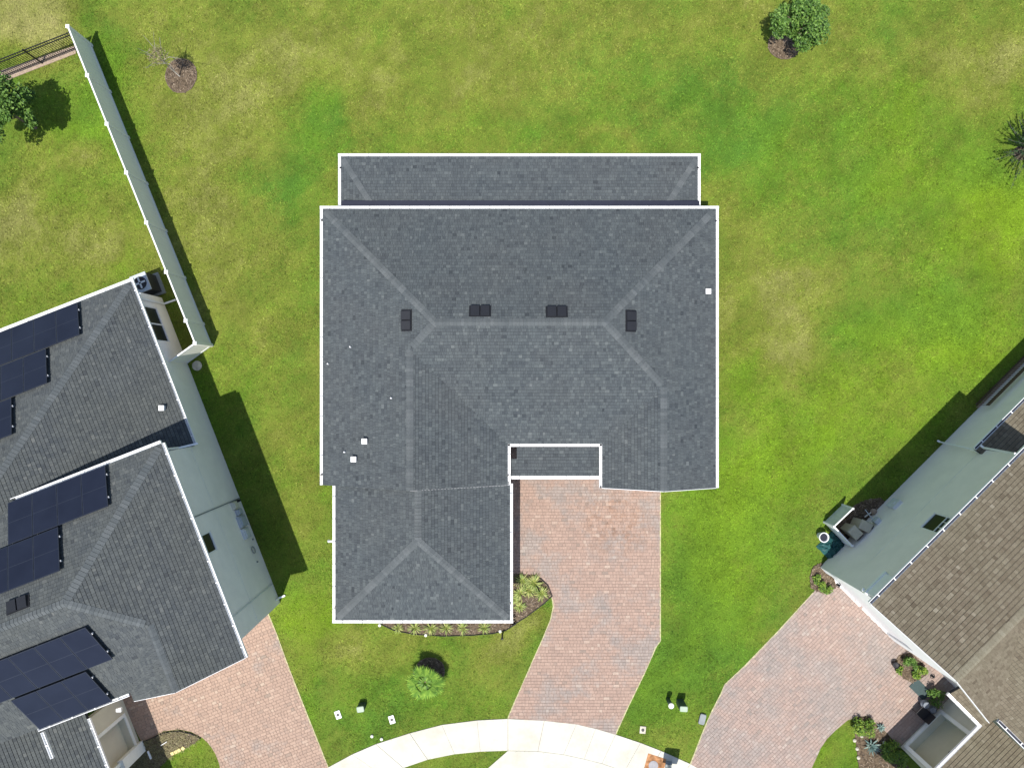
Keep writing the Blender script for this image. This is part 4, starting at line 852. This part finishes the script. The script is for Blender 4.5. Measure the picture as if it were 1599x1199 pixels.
# ================================================================ PLANTS
def leaves(mb, c, rad, n, size, rn, squash=.8, shell=.5, asp=.5):
    for _ in range(n):
        d = Vector((rn.gauss(0, 1), rn.gauss(0, 1), rn.gauss(0, 1))).normalized() * (shell + (1 - shell) * rn.random() ** .5) * rad
        p = Vector(c) + Vector((d.x, d.y, d.z * squash)); a = Vector((rn.gauss(0, 1), rn.gauss(0, 1), rn.gauss(0, .5))).normalized(); n_ = Vector((rn.gauss(0, .5), rn.gauss(0, .5), 1)).normalized()
        b = n_.cross(a).normalized(); a = b.cross(n_); s_ = size * rn.uniform(.6, 1.3)
        mb.add([p - a * s_, p - b * s_ * asp + n_ * s_ * .1, p + a * s_, p + b * s_ * asp + n_ * s_ * .1], [(0, 1, 2, 3)])
def tree(bu, bv, h, cr, label, seed, n=3800, leafm='leaf', size=.065, topoff=(0, 0)):
    rn = random.Random(seed); b = G(bu, bv); root = empty('tree', b, label, 'tree'); tb = MB(); top = b + Vector((topoff[0], topoff[1], h * .6))
    tb.tube([b, b + Vector((.02, .01, h * .3)), top, top + up * h * .25], [.075, .06, .045, .015], 8); lf = MB(); cl = []
    for k in range(16):
        a = rn.random() * 6.28; el = rn.uniform(.0, 1.2); rr_ = cr * rn.uniform(.5, .9); e = top + Vector((math.cos(a) * math.cos(el) * rr_, math.sin(a) * math.cos(el) * rr_, math.sin(el) * cr * .8 + .1)); tb.tube([b + (top - b) * rn.uniform(.6, 1), (top + e) / 2 + up * .1, e], [.03, .018, .006], 5); cl.append(e)
    tb.build('trunk', M['bark'], root, True)
    for k in range(26):
        a = rn.random() * 6.28; rr_ = cr * rn.random() ** .5 * .8; cl.append(top + Vector((math.cos(a) * rr_, math.sin(a) * rr_, rn.uniform(-.3, .75) * cr)))
    for e in cl: leaves(lf, e, cr * rn.uniform(.18, .36), n // len(cl), size, rn, .8, .2)
    lf.build('crown', M[leafm], root); return root
ring(1224, 71, .72, 'round mulch ring under the leafy tree at the top', seed=2)
tree(1224, 66, 2.5, 1.3, 'leafy green tree in a mulch ring at the top of the lawn', 4, n=9000, size=.07, topoff=(.05, -.05))
tree(56, 200, 3.6, 1.45, 'bushy tree beside the black fence at upper left', 6, n=10000, size=.07)
# bare sapling
ring(283, 119, .78, 'oval mulch ring round the bare sapling', seed=5)
b = G(281, 120); root = empty('sapling', b, 'bare pale sapling standing in an oval mulch ring', 'tree'); rn = random.Random(8); tb = MB(); lf = MB()
tb.tube([b, b + Vector((-.04, .02, 1.0)), b + Vector((-.05, .05, 1.7))], [.03, .024, .016], 6)
for k in range(11):
    a = rn.random() * 6.28; s_ = b + Vector((-.04, .04, rn.uniform(1.3, 1.7))); L_ = rn.uniform(.5, 1.25); e = s_ + Vector((math.cos(a) * L_, math.sin(a) * L_, rn.uniform(.2, 1.2)))
    mid = (s_ + e) / 2 + Vector((rn.uniform(-.08, .08), rn.uniform(-.08, .08), .1)); tb.tube([s_, mid, e], [.017, .012, .007], 5)
    for j in range(2): q_ = s_ + (e - s_) * rn.uniform(.4, 1); tb.tube([q_, q_ + Vector((rn.gauss(0, .15), rn.gauss(0, .15), rn.uniform(0, .2)))], [.005, .003], 4)
tb.build('trunk', M['pale_bark'], root, True)
leaves(lf, b + Vector((-.05, .05, 2.1)), .45, 420, .04, rn, .6, .2); lf.build('crown', M['twigleaf'], root)
# feathery tree at the right edge
ring(1593, 240, .32, 'mulch patch under the feathery tree at the right edge', seed=9)
b = G(1594, 240); root = empty('conifer', b, 'dark feathery young conifer at the right edge of the lawn', 'tree'); rn = random.Random(18); tb = MB(); lf = MB()
tb.tube([b, b + up * 1.3, b + up * 2.3], [.06, .04, .01], 6)
for k in range(120):
    a = rn.random() * 6.28; z0 = rn.uniform(.25, 1.9); L_ = (2.5 - z0) * .62 + rn.uniform(.1, .55); s_ = b + up * z0; e = s_ + Vector((math.cos(a) * L_, math.sin(a) * L_, rn.uniform(.1, .5)))
    tb.tube([s_, e], [.012, .004], 4)
    for j in range(34):
        q_ = s_ + (e - s_) * rn.uniform(.15, 1.05); dr = Vector((math.cos(a) + rn.gauss(0, .6), math.sin(a) + rn.gauss(0, .6), rn.gauss(.2, .3))).normalized() * .12; sd = Vector((-dr.y, dr.x, 0)).normalized() * .02
        lf.add([q_ - sd, q_ + sd, q_ + dr], [(0, 1, 2)])
tb.build('trunk', M['bark'], root); lf.build('crown', M['leafdark'], root)
# strap-leaved clumps and fan palm
def straps(mb, c, n, L_, wd, rn, rise=.6, droop=.5):
    c = Vector(c)
    for _ in range(n):
        a = rn.random() * 6.28; l = L_ * rn.uniform(.6, 1.1); d = Vector((math.cos(a), math.sin(a), 0)); sd = Vector((-d.y, d.x, 0)) * wd / 2; r0 = rn.uniform(.5, 1.2) * rise
        p0, p1, p2, p3 = c + d * .02, c + d * l * .35 + up * l * r0 * .6, c + d * l * .75 + up * l * r0 * .7, c + d * l + up * max(.03, l * r0 * (.7 - droop))
        mb.add([p0 - sd * .7, p0 + sd * .7, p1 + sd, p1 - sd, p2 + sd * .8, p2 - sd * .8, p3], [(0, 1, 2, 3), (3, 2, 4, 5), (5, 4, 6)])
def clump(u, v, r, label, seed, mat='strap', n=46, name='grass_clump', cat='plant', group=None, wd=.022, rise=.6):
    rn = random.Random(seed); c = G(u, v, .03); m_ = MB(); straps(m_, (c.x, c.y, .03), n, r, wd, rn, rise); return single(m_, name, M[mat], label, cat, group)
ordw = ['leftmost', 'second', 'third', 'fourth', 'fifth', 'rightmost']
for i, (u, r_) in enumerate(((622, .34), (648, .42), (673, .44), (697, .4), (723, .4), (757, .4))):
    clump(u, 979.5, r_, ordw[i] + (' from left' if 0 < i < 5 else '') + ' yellow green strap leaf clump below the garage gutter', 30 + i, group='strap leaf clumps in the beds')
for i, (u, v, r_, lb) in enumerate(((815, 906, .5, 'arching green clump at the top of the driveway side bed'), (834, 909, .5, 'arching clump by the rounded corner of the driveway bed'), (846, 925, .45, 'arching green clump nearest the bed corner point'), (812, 925, .42, 'arching clump against the garage wall below the first'), (826, 920, .42, 'arching clump in the middle of the driveway side bed'), (812, 946, .35, 'low clump at the lower end of the driveway side bed'), (803, 936, .3, 'small clump half under the garage gutter'))):
    clump(u, v, r_, lb, 50 + i, n=60, group='strap leaf clumps in the beds', wd=.026)
ring(670, 1049, .72, 'mulch ring with pale edging round the small palm', seed=13)
b = G(668, 1051); root = empty('palm', b, 'small green fan palm in the front lawn of the central house', 'palm'); rn = random.Random(44); tb = MB(); lf = MB()
tb.tube([b, b + up * .5, b + up * .95], [.12, .1, .06], 8); tb.build('trunk', M['bark'], root)
straps(lf, b + up * .9, 90, .42, .04, rn, .9); lf.build('heart_leaves', M['palm'], root)
for k in range(44):
    a = k * 2.4 + rn.uniform(-.2, .2); L_ = rn.uniform(.06, .60); el = rn.uniform(.25, .9); d = Vector((math.cos(a) * math.cos(el), math.sin(a) * math.cos(el), math.sin(el))); e = b + up * (1.05 - L_ * .5) + d * L_; d = (Vector((math.cos(a), math.sin(a), .15))).normalized(); tb2 = MB(); tb2.tube([b + up * .85, e], [.012, .008], 4)
    fm = MB(); sd = Vector((-math.sin(a), math.cos(a), 0)); n_ = d.cross(sd)
    for j in range(15):
        t_ = (j - 7) / 7 * 1.5; dr = (d * math.cos(t_) + sd * math.sin(t_)); dr.z -= .25; l = .50 * (1 - .25 * abs(t_) / 1.5) * rn.uniform(.85, 1.1); sw_ = dr.cross(n_).normalized() * .042
        fm.add([e, e + dr * l * .5 + sw_, e + dr * l - up * .05, e + dr * l * .5 - sw_], [(0, 1, 2, 3)])
    fr_ = fm.build('frond', M['palm'], root); tb2.build('stalk', M['palm'], fr_)
def shrub(u, v, r, h, label, seed, mat='shrub', n=700, name='shrub', size=.05):
    rn = random.Random(seed); c = G(u, v, h * .5); c.z = 0; root = empty(name, c, label, 'shrub'); st = MB(); lf = MB(); st.tube([c, c + up * h * .6], [.03, .01], 5)
    for k in range(9):
        a = rn.random() * 6.28; q_ = c + Vector((math.cos(a) * r * .6, math.sin(a) * r * .6, h * rn.uniform(.35, .8))); st.tube([c, q_], [.015, .006], 4); leaves(lf, q_, r * .5, n // 9, size, rn, .8, .2)
    st.build('stem', M['bark'], root); lf.build('foliage', M[mat], root); return root
shrub(1349, 1134, .52, .6, 'rounded bright green shrub at the tip of the agave bed', 61, n=1100)
shrub(1392, 1172, .5, .6, 'leafy shrub between agave and the sage entry wall', 62, n=800); shrub(1403, 1184, .45, .6, 'yellow green shrub at the bottom beside the entry wall', 63, n=600)
shrub(1290, 915, .34, .5, 'leafy shrub by the corner of the white front wall', 64, n=600); shrub(1277, 905, .25, .3, 'little flowering shrub at the bed edge by white wall corner', 65, n=250)
shrub(1420, 1036, .33, .6, 'dark green shrub against the white front wall', 66, 'leaf', n=500); shrub(1436, 1050, .34, .5, 'bright yellow green shrub beside the doormat', 67, n=600)
shrub(1405, 1046, .2, .3, 'tiny shrub by the black pot near white wall', 68, n=150); shrub(1462, 1088, .42, .8, 'dark shrub in the shade of the entry roof', 69, 'leaf', n=600)
def agave(u, v, r, label, seed, n=26):
    rn = random.Random(seed); c = G(u, v, .15); c.z = .02; m_ = MB()
    for k in range(n):
        a = k * 2.4; el = .15 + .9 * (k / n); d = Vector((math.cos(a) * math.cos(el), math.sin(a) * math.cos(el), math.sin(el))); sd = Vector((-math.sin(a), math.cos(a), 0)) * .045; l = r * (1 - .35 * k / n)
        b0, m0, e0 = c + up * .05, c + up * .06 + d * l * .45, c + up * .05 + d * l; n_ = sd.cross(d).normalized() * .02
        m_.add([b0 - sd * .5, b0 + sd * .5, m0 + sd, m0 - sd, m0 - n_, e0], [(0, 1, 2, 4), (0, 4, 3), (4, 2, 5), (3, 4, 5)])
    return single(m_, 'agave', M['agave'], label, 'plant')
agave(1362, 1165, .52, 'large blue grey agave rosette in the right bed', 71); agave(1376, 1136, .28, 'small grey agave by the paver edge above the large one', 72, 18)
# twiggy plants in the left island
rn = random.Random(77); m_ = MB()
tw = [(p.x, p.y) for p in ISLE_L]; P_ = np.array(tw); n = 0
while n < 900:
    x, y = rn.uniform(P_[:, 0].min(), P_[:, 0].max()), rn.uniform(max(-19, P_[:, 1].min()), P_[:, 1].max())
    if not inside(np.array([[x, y]]), tw)[0]: continue
    straps(m_, (x, y, .03), 3, .22, .012, rn, .5); n += 1
tag(m_.build('ground_cover', M['twigleaf']), 'dry brownish ground cover filling the bed at lower left', 'ground cover', None, 'stuff')

# ================================================================ FENCES
fp = [(106, 42), (135, 119), (164.5, 195), (195, 271), (226, 349), (257, 426), (290, 501), (304.5, 536)]
fr_o = empty('vinyl_fence', (*G2(226, 349, 1.83), 0), 'tall white vinyl privacy fence between two back lawns', 'fence'); fh = 1.83
pts = [G2(u, v, fh) for u, v in fp]
d0 = (pts[-1] - pts[0]).normalized(); pts = [pts[0] + d0 * (p - pts[0]).dot(d0) for p in pts]
ret = L(wx - .04, (pts[-1] - UO).dot(dv) + .35); seq = list(zip(pts[:-1], pts[1:])) + [(pts[-1], ret)]
for a, b in seq:
    pn_ = MB(); T = Vector((*(b - a).normalized(), 0)); nr = Vector((-T.y, T.x, 0)); Lg = (b - a).length; n = int(Lg / .17) or 1
    for k in range(n): pn_.box(Vector((*a, 0)) + T * ((k + .5) * Lg / n) + up * .92, (Lg / n - .008, .03, 1.62), T, nr, up)
    po2 = pn_.build('fence_panel', M['vinyl'], fr_o, kind='stuff')
    for z_, w_, nm in ((1.79, .062, 'top_rail'), (.12, .06, 'bottom_rail')):
        r_ = MB(); r_.box(Vector((*((a + b) / 2), z_)), (Lg, w_, .1 if nm == 'top_rail' else .14), T, nr, up); r_.build(nm, M['white'], po2)
for p in pts:
    m_ = MB(); m_.box((p.x, p.y, .93), (.13, .13, 1.86), Vector((d0.x, d0.y, 0)), Vector((-d0.y, d0.x, 0)), up); ps_ = m_.build('fence_post', M['vinyl'], fr_o)
    c_ = MB(); q_ = Vector((p.x, p.y, 1.87)); c_.add([q_ + Vector((a * .085, b * .085, 0)) for a, b in ((-1, -1), (1, -1), (1, 1), (-1, 1))] + [q_ + up * .05], [(0, 1, 4), (1, 2, 4), (2, 3, 4), (3, 0, 4), (3, 2, 1, 0)]); c_.build('post_cap', M['white'], ps_)
# black picket fence
bh = 1.35; a = G2(110, 50, bh); b = G2(2, 92, bh); T2_ = (b - a).normalized(); b = a + T2_ * 7.0
bf = empty('picket_fence', (*((a + b) / 2), 0), 'black metal picket fence at the upper left corner', 'fence'); T = Vector((*T2_, 0)); nr = Vector((-T.y, T.x, 0))
for z_, nm in ((bh - .02, 'top_rail'), (bh - .2, 'middle_rail'), (.18, 'bottom_rail')):
    m_ = MB(); m_.box(Vector((*((a + b) / 2), z_)), (7.0, .035, .035), T, nr, up); m_.build(nm, M['black'], bf)
pk = MB(); pk.box((0, 0, bh / 2 + .03), (.018, .018, bh - .06)); pr = pk.build('picket', M['black'], bf); q0 = Vector((*a, 0))
pr.location = q0 + T * .1
for k in range(1, 62): c = pr.copy(); C.objects.link(c); c.location = q0 + T * (.1 + k * .112)
for k in range(4): m_ = MB(); m_.box(Vector((*a, bh / 2 + .03)) + T * (k * 2.3 + .03), (.06, .06, bh + .06), T, nr, up); m_.build('fence_post', M['black'], bf)
m_ = MB(); m_.prism([G2(117, 72), G2(119, 84), G2(-20, 138), G2(-20, 118)], -.02, .02); tag(m_.build('paved_strip', M['tan']), 'tan strip of paving under the black fence', None, None, 'structure')
# bronze rail fence by the right house
bo = empty('rail_fence', (*G2(1560, 600), 0), 'low bronze metal fence against the sage wall at the right edge', 'fence')
fa, fb = G2(1524, 632, .1), G2(1640, 516, .1); T = Vector((*(fb - fa).normalized(), 0)); nr = Vector((-T.y, T.x, 0)); Lg = (fb - fa).length
for z_, nm in ((.1, 'bottom_rail'), (.85, 'middle_rail'), (1.0, 'top_rail')):
    m_ = MB(); m_.box(Vector((*((fa + fb) / 2), z_)), (Lg, .05, .05), T, nr, up); m_.build(nm, M['bronze'], bo)
pk = MB(); pk.box((0, 0, .5), (.018, .018, 1.0)); pr = pk.build('picket', M['bronze'], bo); q0 = Vector((*fa, 0)); pr.location = q0
for k in range(1, int(Lg / .12)): c = pr.copy(); C.objects.link(c); c.location = q0 + T * k * .12
m_ = MB(); m_.prism([G2(1524, 636), G2(1536, 640), G2(1640, 536), G2(1636, 518)], -.02, .012); tag(m_.build('gravel_strip', M['tan']), 'tan strip under the bronze fence', None, None, 'structure')
# white L screen
so_ = empty('privacy_screen', (*G2(1290, 818), 0), 'white L shaped vinyl screen hiding two beige bins', 'screen')
cq, n1_, n2_ = G2(1302.5, 822, 1.08), G2(1332, 794, 1.08), G2(1331, 852, 1.08)
for a, b in ((cq, n1_), (cq, n2_)):
    T = Vector((*(b - a).normalized(), 0)); nr = Vector((-T.y, T.x, 0)); Lg = (b - a).length; m_ = MB()
    for k in range(7): m_.box(Vector((*a, .55)) + T * ((k + .5) * Lg / 7), (Lg / 7 - .006, .03, 1.0), T, nr, up)
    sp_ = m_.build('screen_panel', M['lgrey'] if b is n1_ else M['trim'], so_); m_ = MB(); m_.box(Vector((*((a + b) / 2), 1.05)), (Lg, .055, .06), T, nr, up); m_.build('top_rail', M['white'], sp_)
for p in (cq, n1_, n2_): m_ = MB(); m_.box((p.x, p.y, .55), (.09, .09, 1.1)); m_.build('screen_post', M['white'], so_)
# bins
def bin_(u, v, rz_, label):
    c = G(u, v, 1.05); c.z = 0; r_ = empty('trash_bin', (0, 0, 0), label, 'trash bin', 'beige wheeled bins'); m_ = MB()
    a, b, a2, b2 = .24, .28, .30, .34
    m_.add([(-a, -b, .03), (a, -b, .03), (a, b, .03), (-a, b, .03), (-a2, -b2, .98), (a2, -b2, .98), (a2, b2, .98), (-a2, b2, .98)], [(3, 2, 1, 0), (0, 1, 5, 4), (1, 2, 6, 5), (2, 3, 7, 6), (3, 0, 4, 7), (4, 5, 6, 7)]); m_.build('body', M['beigep'], r_)
    m_ = MB(); m_.add([(-.32, -.37, .985), (.32, -.37, .985), (.32, .37, .985), (-.32, .37, .985), (-.27, -.3, 1.06), (.27, -.3, 1.06), (.27, .3, 1.08), (-.27, .3, 1.08)], [(3, 2, 1, 0), (0, 1, 5, 4), (1, 2, 6, 5), (2, 3, 7, 6), (3, 0, 4, 7), (4, 5, 6, 7)]); m_.build('lid', M['beigep'], r_)
    for sx in (-1, 1): m_ = MB(); m_.tube([(sx * .27, .3, .12), (sx * .33, .3, .12)], .12, 14); m_.build('wheel', M['blackp'], r_)
    m_ = MB(); m_.tube([(-.26, .36, .95), (-.26, .42, .97), (.26, .42, .97), (.26, .36, .95)], .018, 6); m_.build('handle', M['blackp'], r_)
    r_.location = c; r_.rotation_euler = (0, 0, rz_); r_.scale = (.74, .78, 1)
bin_(1337, 832, R(-135), 'beige wheeled bin nearer the white screen'); bin_(1353, 822, R(-115), 'beige wheeled bin nearer the sage wall, with dark rear')
m_ = MB(); c = G(1287, 839, .5); c.z = 0; m_.lathe(c, [(.14, 0), (.19, .4), (.235, .42), (.235, .5), (.20, .5), (.19, .43), (.02, .42)], 24); pt = single(m_, 'plant_pot', M['white'], 'round white rimmed pot on the lawn outside the screen', 'pot', smooth=False)
m_ = MB(); m_.lathe(c, [(.185, .432), (.18, .436)], 20); m_.v = [(x - pt.location.x, y - pt.location.y, z) for x, y, z in m_.v]; o = m_.build('soil', M['dark'], None); o.parent = pt
m_ = MB(); c = G(1298, 852); rn = random.Random(4)
gxx = 14
for i in range(gxx):
    for j in range(gxx):
        a, b_ = (i / (gxx - 1) - .5) * 1.1, (j / (gxx - 1) - .5) * 1.0; e_d = max(abs(a) / .55, abs(b_) / .5)
        m_.v.append((c.x + a * .7 + b_ * .7 + rn.uniform(-.02, .02), c.y + a * .7 - b_ * .7, .02 + (.32 * (1 - e_d ** 3)) * (.6 + .6 * rn.random())))
m_.f = [(i * gxx + j, (i + 1) * gxx + j, (i + 1) * gxx + j + 1, i * gxx + j + 1) for i in range(gxx - 1) for j in range(gxx - 1)]
single(m_, 'tarp', M['teal'], 'crumpled dark teal tarp on the ground beside the screen', 'tarp')
m_ = MB(); m_.bar(G(1350, 807, .1), G(1360, 800, .35), .05, .03); single(m_, 'garden_tool', M['white'], 'thin white handled tool leaning by the soil near the wall', 'tool')
m_ = MB(); c = G(1362, 798); m_.lathe(c, [(.12, 0), (.16, .15), (.08, .25)], 10); single(m_, 'stone', M['tan'], 'small tan rock beside the sage wall near the meter box', 'rock')
# ================================================================ UTILITY THINGS ON THE LAWN
axes = lambda a: (Vector((math.cos(a), math.sin(a), 0)), Vector((-math.sin(a), math.cos(a), 0)))
def valve(u, v, a, label, mt='white', sx=.26, sy=.38):
    c = G(u, v); U, V_ = axes(a); r_ = empty('valve_cover', c, label, 'valve cover'); m_ = MB(); m_.box(c + up * .025, (sx, sy, .05), U, V_, up); m_.build('collar', M[mt], r_)
    m_ = MB(); m_.lathe(c, [(.075, .05), (.075, .06), (.05, .062)], 16); m_.build('lid', M['blackp'], r_)
valve(528, 1115, .35, 'small white valve cover left of the utility box'); valve(612, 1122.5, .3, 'white valve cover right of the utility box near the sidewalk'); valve(1003.5, 1138.5, -.1, 'weathered round valve cover in grass by the driveway end', 'stone', .28, .34)
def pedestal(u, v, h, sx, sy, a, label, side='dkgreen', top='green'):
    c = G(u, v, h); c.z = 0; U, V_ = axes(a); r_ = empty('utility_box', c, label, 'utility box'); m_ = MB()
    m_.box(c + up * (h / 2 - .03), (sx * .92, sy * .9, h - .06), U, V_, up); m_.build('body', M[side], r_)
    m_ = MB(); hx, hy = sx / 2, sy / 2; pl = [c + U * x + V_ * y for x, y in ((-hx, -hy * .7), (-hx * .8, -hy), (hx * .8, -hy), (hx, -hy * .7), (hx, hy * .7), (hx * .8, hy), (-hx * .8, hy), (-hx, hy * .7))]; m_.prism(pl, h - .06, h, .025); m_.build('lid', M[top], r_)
pedestal(562.5, 1107.5, .5, .34, .27, .15, 'green utility box between two white valve covers'); pedestal(1068, 1107, .85, .36, .25, -.05, 'tall green utility box beside the white topped post')
M['wtop'] = plain('white_cap', (.7, .7, .62), .5, .3)
c = G(1048.5, 1102.5, .8); c.z = 0; r_ = empty('utility_post', c, 'round green utility post with a white cap', 'utility post'); m_ = MB(); m_.lathe(c, [(.1, 0), (.1, .72)], 20); m_.build('body', M['dkgreen'], r_, True); m_ = MB(); m_.lathe(c, [(.13, .70), (.13, .77), (.06, .80)], 20); m_.build('cap', M['wtop'], r_)
pedestal(1097, 1123, .12, .3, .5, -.25, 'flat grey ground box at the edge of the right driveway', 'blackp', 'grey')
for (u, v, lb) in ((596, 1153, 'small white sprinkler head beside the sidewalk'), (581, 1148.5, 'tiny pale sprinkler head in the grass above the sidewalk'), (665, 991, 'little white marker at the middle of the front bed edge'), (781, 985, 'little white marker near the black post of the front bed'), (593, 975.5, 'white marker at the left tip of the front bed')):
    m_ = MB(); c = G(u, v); m_.lathe(c, [(.07, 0), (.075, .06), (.05, .085), (.01, .09)], 12); single(m_, 'sprinkler_head', M['wtop'], lb, 'sprinkler')
m_ = MB(); m_.lathe(G(784.5, 990), [(.04, 0), (.04, .55), (.06, .56), (.06, .62), (.02, .65)], 10); single(m_, 'garden_light', M['black'], 'short black garden light at the front bed by the garage corner', 'garden light')
# manhole and stained patch
m_ = MB(); pl = [G2(1012, 1175), G2(1040, 1184), G2(1034, 1215), G2(1003, 1207)]; m_.prism(pl, .0, .034); tag(m_.build('stained_patch', M['rust']), 'rust stained concrete patch round the manhole', None, None, 'structure')
m_ = MB(); c = G(1020, 1194); m_.lathe(c, [(.23, .03), (.23, .048), (.2, .05), (.2, .044), (.01, .044)], 28); single(m_, 'manhole_cover', M['castgrey'], 'round grey manhole cover on rust stained concrete', 'manhole cover')
# cluster mailbox just below the frame; its shadow falls on the grass
c = G(1043.5, 1192); r_ = empty('cluster_mailbox', c, 'grey cluster mailbox on a pedestal at the sidewalk', 'mailbox'); U, V_ = axes(-.12)
m_ = MB(); m_.box(c + up * .06, (.3, .3, .1), U, V_, up); m_.build('foot', M['grey'], r_); m_ = MB(); m_.box(c + up * .45 - V_ * .05, (.14, .14, .75), U, V_, up); m_.build('pedestal', M['lgrey'], r_)
m_ = MB(); m_.box(c + up * 1.2 + V_ * .0, (.68, .42, .85), U, V_, up); m_.build('cabinet', M['grey'], r_)
for k in range(6): m_ = MB(); m_.box(c + up * (.86 + k * .135) - V_ * .215, (.56, .015, .12), U, V_, up); m_.build('mailbox_door', M['lgrey'], r_)
# left island extras
for i, (u, v) in enumerate(((270.5, 1174.5), (276, 1172), (281, 1169.5), (287, 1166.5))):
    m_ = MB(); c = G(u, v); a = .4 + i * .2; U, V_ = axes(a); hx = .085; m_.prism([(c + U * x * hx + V_ * y * hx).xy for x, y in ((-1, -.8), (.8, -1), (1, .9), (-.9, 1))], .03, .11, .015); single(m_, 'yellow_stone', M['ystone'], ['leftmost', 'second from left', 'third from left', 'rightmost'][i] + ' yellow edging stone in the row by the left bed', 'stone', 'yellow edging stones')
m_ = MB(); m_.tube([G(251, 1163.5, .1), G(260.5, 1157.5, .22)], .018, 6); single(m_, 'white_stake', M['white'], 'thin white stake lying in the twiggy left bed', 'stake')
for i, (u, v) in enumerate(((1334, 1155), (1338, 1168), (1340, 1182), (1345, 1148), (1380, 1158))):
    m_ = MB(); c = G(u, v); m_.lathe(c, [(.07, 0), (.09, .05), (.04, .1)], 8); single(m_, 'edging_stone', M['stone'], 'pale edging stone ' + ['above the middle of the agave bed edge', 'beside the agave at the bed edge', 'at the lower end of the agave bed edge', 'under the rounded shrub', 'between agave and leafy shrub'][i], 'stone', 'pale stones of the agave bed')
m_ = MB(); c = G(1400, 1039, .3); c.z = 0; m_.lathe(c, [(.1, 0), (.16, .28), (.13, .3), (.12, .26), (.01, .25)], 16); single(m_, 'plant_pot', M['blackp'], 'black pot at the edge of the small bed by the white wall', 'pot')
U, V_ = axes(R(45)); m_ = MB(); m_.box(G(1437, 1076, .03), (.55, .95, .025), U, V_, up); single(m_, 'doormat', M['mat'], 'grey green doormat on the pavers before the entry', 'doormat')
for (u, v, h_, lb) in ((1447, 1101, .5, 'grey stone urn in entry shade nearer the dark shrub'), (1458, 1109, .4, 'grey stone urn beside the framed entry opening')):
    m_ = MB(); c = G(u, v, h_); c.z = 0; m_.lathe(c, [(.1, 0), (.06, .08), (.17, h_ * .5), (.2, h_ * .75), (.12, h_ * .9), (.16, h_), (.1, h_ - .02)], 16); single(m_, 'garden_urn', M['figure'], lb, 'urn', smooth=True)
c = G(1442, 1113, .42); c.z = 0; r_ = empty('garden_chair', c, 'dark low chair standing in the shade of the entry', 'chair')
m_ = MB(); m_.box(c + up * .4, (.5, .5, .05), U, V_, up); m_.build('seat', M['blackp'], r_); m_ = MB(); m_.box(c + up * .62 + V_ * -.24, (.5, .04, .42), U, V_, up); m_.build('backrest', M['blackp'], r_)
for sx in (-1, 1):
    for sy in (-1, 1): m_ = MB(); m_.box(c + up * .19 + U * .21 * sx + V_ * .21 * sy, (.04, .04, .38), U, V_, up); m_.build('leg', M['blackp'], r_)
m_ = MB(); m_.lathe(G(308, 571), [(.22, 0), (.24, .03), (.1, .05)], 14); single(m_, 'bare_soil_mound', M['stone'], 'small pale patch of sand in the fence shadow', 'sand')
print('tris', sum(len(p.vertices) - 2 for o in bpy.data.objects if o.type == 'MESH' for p in ()) , 'objs', len(bpy.data.objects))
